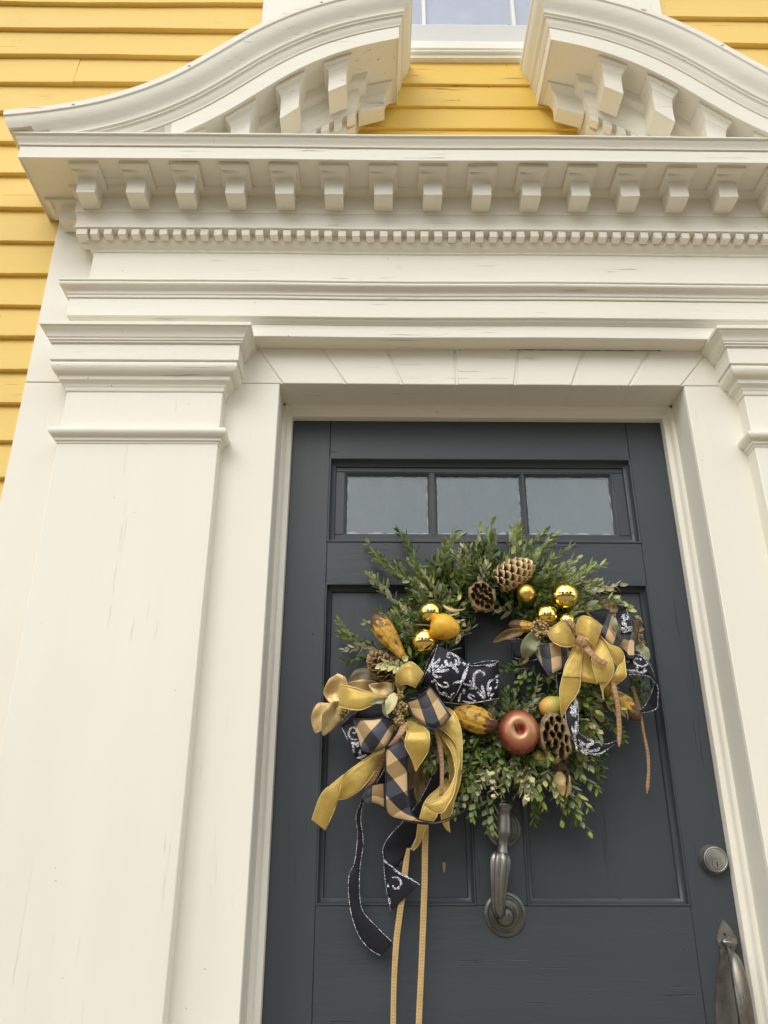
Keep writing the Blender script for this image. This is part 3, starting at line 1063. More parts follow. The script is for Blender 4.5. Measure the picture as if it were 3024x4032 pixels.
for i in range(21):
    t = i/20
    p = a.lerp(b_, t)
    w_ = .008+.013*math.sin(min(1, max(0, (t-.08)/.5))*math.pi/2)
    for dx, h in ((-w_, 0), (-w_+.001, .004), (w_-.001, .004), (w_, 0)):
        V.append((p.x+dx, -h, p.z))
for i in range(20):
    for k in range(3):
        F.append((i*4+k, (i+1)*4+k, (i+1)*4+k+1, i*4+k+1))
hd = obj('door_handle', V, F, M['handle'], door, smooth=30)
hd['label'] = 'worn pewter thumb latch handle with a leaf shaped plate'

a, b_ = at(2849, 3622, .003), at(2872, 3750, .003)
leaf_plate('upper_plate', (a.x, a.z), (b_.x, b_.z), .0205, 0, .0045, M['handle'], hd)
c = at(2853, 3679, .0045)
lathe('screw_hole', [(.0026, -.001), (.0026, .0008), (0, .0008)], c, (0, -1, 0), M['dark'], hd, 12)
th_ = [at(2862, 3696, .008), at(2872, 3704, .016), at(2876, 3712, .020), at(2874, 3724, .016)]
tube('thumb_latch', cr_spline([list(p) for p in th_], 4), [(.010+.004*math.sin(i/12*3.1), .0025) for i in range(13)], M['handle'], hd)
pts = [at(2872, 3730, .008), at(2880, 3752, .020), at(2893, 3780, .034), at(2906, 3830, .045), at(2920, 3900, .052), at(2934, 3980, .055), at(2946, 4060, .054), at(2955, 4150, .046), at(2958, 4220, .03), at(2955, 4260, .012)]
sp = cr_spline([list(p) for p in pts], 6)
n_ = len(sp)
tube('grip', sp, [(.0055+.0095*math.sin(math.pi*min(1, max(0, (i/n_-.1)/.8)))**.8, .0050+.0045*math.sin(math.pi*i/n_)) for i in range(n_)], M['handle'], hd, 20)
# knocker
kn = door
def plate(u, v, r, name='door_knocker'):
    c = at(u, v, .008)
    c.y = 0
    return lathe(name, [(r, 0), (r, .003), (r*.93, .0055), (r*.84, .006), (r*.80, .0048), (r*.70, .0052), (r*.62, .0085), (r*.52, .0100), (0, .0105)], c, (0, -1, 0), M['oldbrass'], kn, 40)
kn = plate(1984, 3262, .0345)
kn['label'] = 'dark bronze door knocker with a fluted hammer'
plate(1990, 3598, .0400, 'strike_rose')
c = at(1986, 3608, .010)
lathe('strike_knob', [(.018, -.006), (.0185, .006), (.0165, .0135), (.0115, .0175), (.004, .0190), (0, .0190)], c, (0, -1, 0), M['oldbrass'], kn, 28)
# stem: knop, collar, barrel, neck as one turned piece
H_ = .038
def kp_(u, v, h): return at(u, v, h)
stem = [(1980, 3142, .034, .0090), (1980, 3148, .034, .0115), (1980, 3156, .034, .0120), (1980, 3160, .034, .0125), (1981, 3163, .034, .0200), (1981, 3172, .034, .0222), (1982, 3182, .034, .0215),
        (1982, 3190, .034, .0180), (1982, 3196, .034, .0160), (1982, 3215, .034, .0165), (1982, 3250, .034, .0170), (1981, 3280, .035, .0172), (1981, 3292, .036, .0162), (1981, 3298, .036, .0130), (1981, 3310, .036, .0112),
        (1980, 3335, .037, .0110), (1979, 3355, .038, .0125), (1978, 3368, .038, .0145)]
tube('hinge_barrel', [at(u, v, h) for u, v, h, r in stem], [r for *_, r in stem], M['oldbrass'], kn, 28)
for z_ in (0,):
    p0, p1 = at(1984, 3255, .0), at(1984, 3255, .03)
    tube('bracket', [p0, p1], [.014, .012], M['oldbrass'], kn, 16)
ham = [(1972, 3362, .040, .0155), (1971, 3372, .041, .0190), (1969, 3388, .042, .0205), (1968, 3410, .043, .0200), (1966, 3440, .043, .0185), (1964, 3475, .042, .0168),
       (1962, 3510, .040, .0152), (1961, 3545, .037, .0140), (1962, 3570, .033, .0135), (1966, 3590, .026, .0130), (1974, 3603, .018, .0120)]
V, F = [], []
n = 48
P = [at(u, v, h) for u, v, h, r in ham]
for i, p in enumerate(P):
    d = (P[min(i+1, len(P)-1)]-P[max(i-1, 0)]).normalized()
    s_ = d.cross(Vector((0, -1, 0))).normalized()
    q = s_.cross(d)
    for k in range(n):
        an = 2*math.pi*k/n
        r = ham[i][3]*(1+(.22 if 0 < i < 9 else .02)*(abs(math.sin(an*4))-.7))
        V.append(tuple(p+s_*math.cos(an)*r+q*math.sin(an)*r*.85))
for j in range(len(P)-1):
    for k in range(n):
        F.append((j*n+k, j*n+(k+1) % n, (j+1)*n+(k+1) % n, (j+1)*n+k))
F.append(tuple(reversed(range(n))))
F.append(tuple((len(P)-1)*n+k for k in range(n)))
obj('hammer', V, F, M['oldbrass'], kn, smooth=60)

# ------------------------------------------------------------------ materials of the wreath
def leaf_mat(name, c1, c2, rough=.42, back=None, sc=70, trans=.15):
    m, nt, b = new_mat(name, c1, rough, spec=.45)
    pos = N(nt, 'ShaderNodeNewGeometry')
    oi = N(nt, 'ShaderNodeObjectInfo')
    f = noise_node(nt, pos.outputs['Position'], sc, 3)
    col = mixc(nt, cramp(nt, f, [(.35, (0, 0, 0)), (.65, (1, 1, 1))]), c1, c2)
    vv = cramp(nt, oi.outputs['Random'], [(0, (.62, .68, .62)), (1, (1.38, 1.30, 1.05))])
    col = mixc(nt, 1.0, col, vv, 'MULTIPLY')
    if back:
        col = mixc(nt, pos.outputs['Backfacing'], col, back)
    nt.links.new(col, b.inputs['Base Color'])
    bump(nt, b, f, .3, .0008)
    if trans:
        out = [n for n in nt.nodes if n.type == 'OUTPUT_MATERIAL'][0]
        t = N(nt, 'ShaderNodeBsdfTranslucent')
        nt.links.new(col, t.inputs['Color'])
        mx = N(nt, 'ShaderNodeMixShader')
        mx.inputs[0].default_value = trans
        nt.links.new(b.outputs[0], mx.inputs[1])
        nt.links.new(t.outputs[0], mx.inputs[2])
        nt.links.new(mx.outputs[0], out.inputs['Surface'])
    return m
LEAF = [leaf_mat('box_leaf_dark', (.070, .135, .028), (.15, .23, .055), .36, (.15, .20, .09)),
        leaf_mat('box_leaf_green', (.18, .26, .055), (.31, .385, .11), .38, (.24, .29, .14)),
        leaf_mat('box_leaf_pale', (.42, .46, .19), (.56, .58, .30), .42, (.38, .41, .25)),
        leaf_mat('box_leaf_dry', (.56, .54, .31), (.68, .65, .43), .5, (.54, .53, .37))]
M['stem'] = new_mat('stem', (.16, .18, .07), .6)[0]
M['gold_leaf'] = leaf_mat('gilded_leaf', (.40, .28, .13), (.64, .50, .29), .42, (.36, .27, .15), 26, .05)
M['gold_leaf'].node_tree.nodes['Principled BSDF'].inputs['Metallic'].default_value = .35
M['brown_leaf'] = leaf_mat('brown_leaf', (.17, .11, .055), (.27, .18, .09), .45, (.20, .13, .07), 40, .08)
M['pale_leaf'] = leaf_mat('pale_green_leaf', (.46, .46, .28), (.58, .55, .36), .42, (.45, .42, .24), 40, .08)
M['twig'] = new_mat('twig', (.20, .13, .07), .7)[0]

def fabric(name, kind):
    m, nt, b = new_mat(name, (.5, .4, .1), .5, spec=.4)
    uv = N(nt, 'ShaderNodeTexCoord').outputs['UV']
    pos = N(nt, 'ShaderNodeNewGeometry').outputs['Position']
    sp = N(nt, 'ShaderNodeSeparateXYZ')
    nt.links.new(uv, sp.inputs[0])
    X, Y = sp.outputs['X'], sp.outputs['Y']
    out = [n for n in nt.nodes if n.type == 'OUTPUT_MATERIAL'][0]
    if kind == 'gold':
        f = noise_node(nt, pos, 30, 3)
        col = cramp(nt, f, [(.3, (.70, .49, .105)), (.7, (.85, .65, .20))])
        nt.links.new(col, b.inputs['Base Color'])
        b.inputs['Roughness'].default_value = .34
        b.inputs['Sheen Weight'].default_value = .6
        b.inputs['Sheen Tint'].default_value = (1, .9, .6, 1)
        b.inputs['Metallic'].default_value = .28
        b.inputs['Anisotropic'].default_value = .6
        # fine weave plus soft creases running along the ribbon
        wv = noise_node(nt, uv, 900, 2, (1, .15, 1))
        cz = noise_node(nt, uv, 5, 3, (1, .45, 1), .6)
        hh_ = mathn(nt, 'ADD', mathn(nt, 'MULTIPLY', wv, .12), mathn(nt, 'MULTIPLY', cz, 1.7))
        bump(nt, b, hh_, .55, .0016)
        t = N(nt, 'ShaderNodeBsdfTranslucent')
        nt.links.new(col, t.inputs['Color'])
        tr = N(nt, 'ShaderNodeBsdfTransparent')
        tr.inputs['Color'].default_value = (1, .85, .4, 1)
        m1, m2 = N(nt, 'ShaderNodeMixShader'), N(nt, 'ShaderNodeMixShader')
        m1.inputs[0].default_value = .22
        m2.inputs[0].default_value = .20
        nt.links.new(b.outputs[0], m1.inputs[1])
        nt.links.new(t.outputs[0], m1.inputs[2])
        nt.links.new(m1.outputs[0], m2.inputs[1])
        nt.links.new(tr.outputs[0], m2.inputs[2])
        nt.links.new(m2.outputs[0], out.inputs['Surface'])
    elif kind.startswith('plaid'):
        # woven check: wide stripes both ways; uv.x 0..1 across, uv.y in ribbon widths along
        a, c = (X, Y) if kind == 'plaid' else (Y, X)
        sa = mathn(nt, 'GREATER_THAN', mathn(nt, 'FRACT', mathn(nt, 'ADD', mathn(nt, 'MULTIPLY', a, 1.25), 8.22)), .5)
        sc = mathn(nt, 'GREATER_THAN', mathn(nt, 'FRACT', mathn(nt, 'ADD', mathn(nt, 'MULTIPLY', c, 1.25), 8.05)), .5)
        tan = mixc(nt, sc, (.34, .22, .09), (.70, .48, .25))
        blk = mixc(nt, sc, (.010, .011, .018), (.060, .064, .090))
        col = mixc(nt, sa, blk, tan)
        f = noise_node(nt, uv, 60, 3, (1, .2, 1))
        col = mixc(nt, 1.0, col, cramp(nt, f, [(.3, (.85,)*3), (.7, (1.1,)*3)]), 'MULTIPLY')
        nt.links.new(col, b.inputs['Base Color'])
        b.inputs['Roughness'].default_value = .48
        b.inputs['Sheen Weight'].default_value = .25
        bump(nt, b, noise_node(nt, uv, 300, 2, (1, .3, 1)), .3, .0004)
    elif kind == 'black':
        f = noise_node(nt, uv, 200, 2, (.2, 1, 1))
        nt.links.new(cramp(nt, f, [(.3, (.008, .008, .012)), (.7, (.017, .017, .025))]), b.inputs['Base Color'])
        b.inputs['Roughness'].default_value = .55
        b.inputs['Specular IOR Level'].default_value = .25
        b.inputs['Sheen Weight'].default_value = .03
        bump(nt, b, f, .3, .0004)
    elif kind in ('brown', 'tan'):
        c1, c2 = ((.30, .155, .065), (.40, .22, .10)) if kind == 'brown' else ((.50, .33, .13), (.60, .41, .18))
        f = noise_node(nt, pos, 60, 3)
        col = cramp(nt, f, [(.3, c1), (.7, c2)])
        # two rows of stitches
        fx = mathn(nt, 'ABSOLUTE', mathn(nt, 'SUBTRACT', mathn(nt, 'ABSOLUTE', mathn(nt, 'SUBTRACT', X, .5)), .15))
        fy = mathn(nt, 'FRACT', mathn(nt, 'MULTIPLY', Y, 1.9))
        st_ = mathn(nt, 'MULTIPLY', mathn(nt, 'LESS_THAN', fx, .075), mathn(nt, 'LESS_THAN', fy, .42))
        col = mixc(nt, mathn(nt, 'MULTIPLY', st_, .75), col, (.62, .42, .22) if kind == 'brown' else (.25, .15, .06))
        nt.links.new(col, b.inputs['Base Color'])
        b.inputs['Roughness'].default_value = .45
        b.inputs['Sheen Weight'].default_value = .3
        bump(nt, b, mathn(nt, 'FRACT', mathn(nt, 'MULTIPLY', Y, 12)), .3, .0003)
    return m
M['gold_ribbon'] = fabric('gold_organza', 'gold')
M['plaid'] = fabric('black_tan_check', 'plaid')
M['plaid_x'] = fabric('black_tan_check_cross', 'plaidx')
M['black_ribbon'] = fabric('black_taffeta', 'black')
M['brown_ribbon'] = fabric('brown_grosgrain', 'brown')
M['tan_ribbon'] = fabric('tan_stitched_grosgrain', 'tan')
M['gold_edge'] = new_mat('gold_wire_edge', (.95, .78, .36), .35, .2)[0]
M['black_edge'] = new_mat('black_cord', (.015, .015, .022), .5)[0]
def glitter(name, c, dens=900):
    m, nt, b = new_mat(name, c, .25, .9)
    pos = N(nt, 'ShaderNodeNewGeometry').outputs['Position']
    vo = N(nt, 'ShaderNodeTexVoronoi')
    vo.inputs['Scale'].default_value = dens
    nt.links.new(pos, vo.inputs['Vector'])
    nt.links.new(cramp(nt, vo.outputs['Color'], [(.30, (.05, .05, .06)), (.5, c), (.78, (.95, .95, 1))]), b.inputs['Base Color'])
    nm = N(nt, 'ShaderNodeNormalMap')
    nt.links.new(mixc(nt, .35, (.5, .5, 1.0), vo.outputs['Color']), nm.inputs['Color'])
    bp = N(nt, 'ShaderNodeBump')
    bp.inputs['Strength'].default_value = .9
    bp.inputs['Distance'].default_value = .001
    nt.links.new(vo.outputs['Distance'], bp.inputs['Height'])
    nt.links.new(bp.outputs['Normal'], b.inputs['Normal'])
    b.inputs['Metallic'].default_value = .5
    return m
M['silver'] = glitter('silver_glitter', (.46, .47, .52), 650)

# crops of the photograph used as coordinate frames while measuring
CR = {'A': (1200, 2600, 2.37), 'B': (1900, 2000, 2.37), 'C': (1900, 2600, 2.37), 'D': (1200, 3100, 1.843), 'E': (1200, 2000, 2.37),
      'F': (1200, 1500, 1.106), 'G': (1250, 2550, 4.74), 'H': (1400, 2550, 4.1475), 'I': (1300, 2750, 3.687), 'J': (2050, 2380, 4.74),
      'K': (2300, 2350, 4.74), 'L': (2150, 2650, 3.687), 'X': (1650, 2500, 4.74), 'O': (1600, 2950, 4.424), 'P': (0, 0, 1)}
def px(c, x, y):
    a = CR[c]
    return a[0]+x/a[2], a[1]+y/a[2]

def ribbon(name, st_, mat, parent, m=7, cross=6, bulge=.002, edge=None, er=.0009, shear=0.0, uw=None, thick=.0002, ripple=.0):
    """st_: (crop, x1, y1, x2, y2, h1[, h2]) - the two selvedges at each station. Returns (object, samples)"""
    rows = []
    for s in st_:
        u1, v1 = px(s[0], s[1], s[2])
        u2, v2 = px(s[0], s[3], s[4])
        h1 = s[5]
        h2 = s[6] if len(s) > 6 else h1
        a, b_ = at(u1, v1, h1), at(u2, v2, h2)
        rows.append((a.x, a.y, a.z, b_.x, b_.y, b_.z))
    rows = cr_spline(rows, m)
    V, F, UV, samp = [], [], [], []
    acc, prev = 0, None
    wid = sum((Vector(r[:3])-Vector(r[3:])).length for r in rows)/len(rows)
    uw = uw or max(wid, .004)
    ts = 1.0
    if mat in (M['plaid'], M['plaid_x']):
        uw, ts = .0635, wid/.0635
    e1, e2 = [], []
    er = max(er, .0007)
    bg = bulge*(.45 if mat is M['gold_ribbon'] else .8)
    h_seed = R.uniform(0, 50)
    for i, r in enumerate(rows):
        a, b_ = Vector(r[:3]), Vector(r[3:])
        c = (a+b_)/2
        if prev is not None:
            acc += (c-prev).length
        prev = c
        e1.append(a)
        e2.append(b_)
        for k in range(cross+1):
            t = k/cross
            p = a.lerp(b_, t)
            wr = noise.noise(Vector((t*3.1+uw*90, acc*30, h_seed)))*.0022*min(1, wid/.03)
            p = p+Vector((0, -1, 0))*(bg*math.sin(math.pi*t)+wr)
            V.append(tuple(p))
            cs_, sn_ = math.cos(shear), math.sin(shear)
            UV.append((t*ts*cs_-acc/uw*sn_, t*ts*sn_+acc/uw*cs_))
            samp.append(p)
    n = cross+1
    for i in range(len(rows)-1):
        for k in range(cross):
            q = i*n+k
            F.append((q, q+1, q+1+n, q+n))
    o = obj(name, V, F, mat, parent, smooth=70, uvs=UV)
    sm = o.modifiers.new('cloth_thickness', 'SOLIDIFY')
    sm.thickness = thick
    sm.offset = 0
    if edge:
        for e in (e1, e2):
            tube('selvedge', [tuple(p) for p in e], er, edge, o, 6)
    return o, samp, (rows, uw)

def scrolls(name, crop, strokes, samp, mat, parent, lift=.0012):
    """raised glitter strokes laid on a ribbon; stroke = (width, [(x, y), ...]) measured in a crop"""
    V, F = [], []
    proj = [(px_uv(p), p) for p in samp]
    for w, pts in strokes:
        P = cr_spline([list(px(crop, x, y)) for x, y in pts], 5)
        n = len(P)
        i0 = len(V)
        for i, (u, v) in enumerate(P):
            a, b_ = P[max(i-1, 0)], P[min(i+1, n-1)]
            dx, dy = b_[0]-a[0], b_[1]-a[1]
            L_ = math.hypot(dx, dy) or 1
            nx, ny = -dy/L_, dx/L_
            t = i/(n-1)
            ww = 1.25*w/CR[crop][2]*(.30+.70*math.sin(math.pi*min(1, t*.62+.30))**1.5 if t > .0 else .5)
            ww *= (.42+.58*t) if t < .97 else .6
            best = sorted(((q[0][0]-u)**2+(q[0][1]-v)**2, j) for j, q in enumerate(proj))[:3]
            hh = sum(-proj[j][1].y for _, j in best)/3
            for s_, l in ((-1, 0), (0, lift), (1, 0)):
                V.append(tuple(at(u+nx*ww*s_, v+ny*ww*s_, hh+lift*.7+l)))
        for i in range(n-1):
            for k in range(2):
                q = i0+i*3+k
                F.append((q, q+1, q+4, q+3))
    return obj(name, V, F, mat, parent, smooth=80)

def px_uv(p):
    d = p-CAM
    x, u, w = d.dot(cr), d.dot(cu), -d.dot(cb)
    return (1512+FPX*x/w, 2016-FPX*u/w)

def oval_leaf(name, c, base, tip, wpx, hb, ht, mat, parent, mid=None, curl=.25, roll=0.0, pw=.8, pinch=.35, n=12, thick=.0004, fold=0.0):
    """single broad leaf from base to tip, width in crop pixels; curl lifts the margins, roll turns it about its rib"""
    u0, v0 = px(c, *base)
    u1, v1 = px(c, *tip)
    P = [list(at(u0, v0, hb))]
    if mid:
        um, vm = px(c, mid[0], mid[1])
        P.append(list(at(um, vm, mid[2])))
    P.append(list(at(u1, v1, ht)))
    C = cr_spline(P, n//(len(P)-1))
    W = wpx/CR[c][2]/px_m(u0, v0, hb)/2
    V, F = [], []
    k_ = len(C)
    cr_ = 7
    for i, p in enumerate(C):
        p = Vector(p)
        d = (Vector(C[min(i+1, k_-1)])-Vector(C[max(i-1, 0)])).normalized()
        s = d.cross(Vector((0, -1, 0)))
        s.normalize()
        q = s.cross(d)
        if q.y > 0:
            q = -q
        s2 = s*math.cos(roll)+q*math.sin(roll)
        q2 = q*math.cos(roll)-s*math.sin(roll)
        t = i/(k_-1)
        w = W*max(.02, math.sin(math.pi*min(1, t**pw))**.92)
        if t < .12:
            w = W*.06+w*t/.12*.9
        wl_n = 1+.16*noise.noise(Vector((t*5, wpx*.37, 1)))
        wr_n = 1+.16*noise.noise(Vector((t*5, wpx*.37, 5)))
        for j in range(cr_):
            a = (j/(cr_-1)-.5)*2
            a *= wl_n if a < 0 else wr_n
            z = .22*w*noise.noise(Vector((t*4, a*1.6, wpx*.11)))+curl*w*(a*a) - fold*w*(1-abs(a))
            z += .13*w*math.sin(t*9+a*2+wpx)+.05*w*math.sin(t*23+wpx*3)*abs(a)-.10*w*max(0, 1-abs(a)*3)
            V.append(tuple(p+s2*w*a*(1-.15*abs(curl))+q2*z))
    for i in range(k_-1):
        for j in range(cr_-1):
            q = i*cr_+j
            F.append((q, q+1, q+1+cr_, q+cr_))
    o = obj(name, V, F, mat, parent, smooth=60)
    sm = o.modifiers.new('leaf_thickness', 'SOLIDIFY')
    sm.thickness = thick
    sm.offset = 0
    return o

def ball(name, c, r, mat, parent, n=40, sx=1, sz=1):
    V, F = [], []
    m_ = n//2
    for i in range(m_+1):
        th_ = math.pi*i/m_
        for k in range(n):
            an = 2*math.pi*k/n
            V.append((c[0]+r*math.sin(th_)*math.cos(an)*sx, c[1]+r*math.sin(th_)*math.sin(an), c[2]+r*math.cos(th_)*sz))
    for i in range(m_):
        for k in range(n):
            F.append((i*n+k, (i+1)*n+k, (i+1)*n+(k+1) % n, i*n+(k+1) % n))
    return obj(name, V, F, mat, parent, smooth=80)

# ------------------------------------------------------------------ the wreath of boxwood
WC = at(1950, 2610, .055)
wreath = thing('boxwood_wreath', 'round green boxwood wreath hanging on the dark front door', 'wreath', WC)
RXW, RZW = 330/px_m(1950, 2610, .055), 352/px_m(1950, 2610, .055)

def sprig_mesh(nm, mat, seed, L=.12, pairs=8, leaf=.024, wide=.0105, openness=.75):
    rr = random.Random(seed)
    V, F, MI = [], [], []
    bend = rr.uniform(-.18, .18)
    bend2 = rr.uniform(-.18, .18)
    def cen(t):
        return Vector((bend*L*t*t, bend2*L*t*t, L*t))
    ns = 7
    for i in range(ns):
        t = i/(ns-1)
        c = cen(t)
        r = .0013*(1-.6*t)
        for k in range(4):
            V.append(tuple(c+Vector((math.cos(k*1.571)*r, math.sin(k*1.571)*r, 0))))
    for i in range(ns-1):
        for k in range(4):
            F.append((i*4+k, i*4+(k+1) % 4, i*4+4+(k+1) % 4, i*4+4+k))
            MI.append(1)
    def add_leaf(c, d, up, ln, wd):
        d = d.normalized()
        s = d.cross(up).normalized()
        q = s.cross(d)
        i0 = len(V)
        prof = [(0, .10), (.25, .66), (.52, 1.0), (.80, .62), (1.0, .05)]
        cl = rr.uniform(-.05, .30)
        for t, w in prof:
            p = c+d*ln*t+q*ln*cl*t*t*.6
            for a in (-1, 0, 1):
                V.append(tuple(p+s*wd*.5*w*a+q*abs(a)*wd*.14))
        for i in range(4):
            for k in range(2):
                b = i0+i*3+k
                F.append((b, b+1, b+4, b+3))
                MI.append(0)
    for i in range(pairs):
        t = .10+.88*i/(pairs-1)
        c = cen(t)
        a0 = i*math.pi/2+rr.uniform(-.35, .35)
        sc = (1-.35*t)*rr.uniform(.8, 1.15)
        for k in (0, 1):
            if rr.random() < .06:
                continue
            an = a0+k*math.pi+rr.uniform(-.2, .2)
            o = Vector((math.cos(an), math.sin(an), 0))
            op = openness*rr.uniform(.7, 1.3)*(1-.35*t)
            d = Vector((0, 0, 1))*math.cos(op)+o*math.sin(op)
            add_leaf(c, d, Vector((0, 0, 1)) if abs(d.z) < .9 else o, leaf*sc, wide*sc*rr.uniform(.85, 1.15))
    add_leaf(cen(1), Vector((bend, bend2, 1)), Vector((1, 0, 0)), leaf*.6, wide*.6)
    me = bpy.data.meshes.new(nm)
    me.from_pydata(V, [], F)
    me.materials.append(mat)
    me.materials.append(M['stem'])
    me.polygons.foreach_set('material_index', MI)
    me.polygons.foreach_set('use_smooth', [True]*len(F))
    me.update()
    return me
SPR = {}
for ci in range(4):
    SPR[ci] = [sprig_mesh('sprig_mesh', LEAF[ci], 100+ci*10+k, .12, 8 if k % 2 else 7,
                          (.038, .039, .040, .034)[ci], (.0128, .0132, .0138, .0132)[ci], (.42, .58, .50, .66, .54)[k]) for k in range(5)]

def put_sprig(b, d, L, ci, roll=None):
    """b base point, d direction, L length"""
    me = R.choice(SPR[ci])
    o = bpy.data.objects.new('sprig', me)
    COL.objects.link(o)
    o.parent = wreath
    o.location = Vector(b)-WC
    q = Vector(d).to_track_quat('Z', 'Y')
    q2 = Matrix.Rotation(roll if roll is not None else R.uniform(0, 6.28), 4, 'Z').to_quaternion()
    o.rotation_mode = 'QUATERNION'
    o.rotation_quaternion = q @ q2
    s = L/.12
    ws = max(.86, .66+.40*s)*(1.12 if d[2] < 0 else 1.0)
    o.scale = (ws, ws, s)
    return o

# sprigs whose tips make the outline: (tip x, y, base x, y, colour, height at tip)
HERO = [(415, 635, 490, 770, 0, .03), (440, 690, 500, 820, 0, .05), (255, 730, 370, 830, 1, .03), (330, 780, 440, 880, 0, .05), (297, 825, 370, 930, 2, .04),
        (340, 880, 430, 1010, 2, .06), (650, 660, 570, 790, 1, .06), (655, 690, 560, 830, 1, .07), (620, 770, 560, 880, 1, .08), (765, 635, 755, 780, 2, .05),
        (850, 635, 790, 790, 1, .06), (820, 690, 770, 840, 1, .08), (945, 625, 900, 760, 1, .05), (905, 605, 890, 730, 2, .04), (1000, 665, 930, 790, 1, .06),
        (1110, 680, 980, 770, 2, .05), (1075, 720, 950, 820, 1, .07), (1140, 745, 1010, 820, 1, .06), (1175, 770, 1040, 850, 2, .06), (1265, 805, 1110, 865, 2, .05),
        (1230, 835, 1090, 890, 1, .06), (1245, 850, 1100, 930, 1, .07), (1375, 895, 1230, 900, 3, .05), (1330, 900, 1200, 930, 3, .07), (1290, 880, 1170, 890, 2, .06),
        (1445, 1000, 1320, 930, 2, .04), (1400, 965, 1270, 950, 1, .05), (1340, 940, 1210, 990, 2, .07), (140, 1075, 250, 1140, 1, .03), (135, 1108, 230, 1130, 1, .03),
        (178, 1168, 310, 1150, 3, .04), (230, 1150, 340, 1180, 3, .05), (188, 1240, 290, 1190, 0, .03), (240, 1130, 330, 1170, 0, .04), (320, 995, 410, 1090, 1, .06),
        (375, 1000, 450, 1110, 2, .07), (400, 775, 470, 900, 0, .06), (400, 1060, 460, 1150, 2, .08), (500, 790, 530, 920, 1, .08), (440, 860, 500, 980, 0, .08),
        (1200, 1970, 1150, 1800, 1, .04), (1170, 1920, 1130, 1760, 1, .05), (1205, 1870, 1140, 1720, 2, .05), (1225, 1790, 1170, 1650, 1, .06), (1160, 1900, 1120, 1740, 1, .04),
        (1315, 1715, 1240, 1590, 1, .04), (1330, 1660, 1270, 1540, 1, .05), (1290, 1640, 1220, 1520, 0, .06), (1230, 1700, 1190, 1560, 1, .07),
        (1015, 1925, 1000, 1790, 0, .05), (1010, 1850, 1020, 1720, 1, .08), (1100, 1840, 1080, 1700, 2, .08), (1050, 1800, 1060, 1680, 2, .09), (960, 1790, 990, 1660, 3, .10),
        (870, 1790, 900, 1660, 2, .10), (900, 1700, 930, 1600, 2, .11), (800, 1940, 820, 1800, 1, .05), (760, 1930, 800, 1790, 1, .05), (720, 1880, 770, 1760, 1, .07), 
        (690, 1830, 750, 1720, 2, .08), (650, 1870, 710, 1760, 1, .05), (740, 1800, 790, 1700, 3, .10), (800, 1790, 830, 1690, 3, .10), (680, 1770, 740, 1680, 1, .09),
        (840, 1245, 950, 1235, 0, .06), (870, 1270, 960, 1250, 0, .06), (905, 1350, 970, 1250, 1, .06), (960, 1330, 1000, 1240, 0, .06), (850, 1340, 880, 1450, 1, .06), (880, 1370, 890, 1450, 1, .07),
        (925, 1380, 910, 1470, 1, .06), (960, 1370, 950, 1460, 0, .05), (1000, 1380, 1050, 1440, 0, .06), (800, 1400, 830, 1480, 1, .08), (740, 1440, 800, 1500, 0, .07),
        (1505, 1345, 1410, 1310, 0, .03), (1490, 1375, 1400, 1330, 0, .03), (1480, 1300, 1400, 1290, 0, .03), (1440, 1420, 1370, 1350, 0, .03), (1390, 1570, 1330, 1470, 1, .04), (1310, 1480, 1240, 1420, 2, .06),
        (680, 1060, 600, 1010, 3, .08), (660, 980, 590, 960, 1, .08), (420, 1010, 480, 1110, 3, .09), (640, 900, 590, 1010, 0, .08)]
def crossp(a, b): return a.cross(b)
cnt = 0
for tx, ty, bx_, by_, ci, ht in HERO:
    u1, v1 = px('F', tx, ty)
    u0, v0 = px('F', bx_, by_)
    p1, p0 = at(u1, v1, ht), at(u0, v0, min(ht+.015, .10))
    put_sprig(p0, p1-p0, (p1-p0).length*1.02, ci)
    cnt += 1
def wpt(an, rho, h):
    """point on the wreath: angle, distance from the ring's centre line, height"""
    c = Vector((WC.x+math.cos(an)*(RXW*.5+RXW*.5)+math.cos(an)*rho, -h, WC.z+math.sin(an)*RZW+math.sin(an)*rho))
    return c
while cnt < 296:
    an = R.uniform(0, 2*math.pi) if R.random() < .6 else R.choice((R.uniform(3.9, 5.9), R.uniform(.5, 2.6)))
    rad = Vector((math.cos(an), 0, math.sin(an)))
    tanv = Vector((-math.sin(an), 0, math.cos(an)))
    rho = R.uniform(-.05, .035)
    h = .055+.045*math.cos(rho/.06*1.2)*R.uniform(.3, 1)
    b = wpt(an, rho-.02, h-.02)
    # stems were bound in one direction: everything leans outwards, the upper left more upright
    d = rad*R.uniform(.45, 1.0)+tanv*R.gauss(-.10, .45)+Vector((0, -R.uniform(.05, .75), 0))
    if math.sin(an) < -.3:
        d += Vector((0, 0, -.5))
    if rho < -.035 and R.random() < .35:
        d = -rad*.4+tanv*R.choice((-1, 1))*.8+Vector((0, -.3, 0))
    top = math.sin(an) > 0
    wgt = (.34, .42, .20, .04) if top and math.cos(an) < .2 else ((.14, .36, .40, .10) if top else (.20, .38, .30, .12))
    ci = R.choices((0, 1, 2, 3), wgt)[0]
    Ls = R.uniform(.06, .10)
    uu, vv = px_uv(b+d.normalized()*Ls)
    if 1900 < uu < 2065 and vv > 3095:
        continue
    put_sprig(b, d, Ls, ci)
    cnt += 1
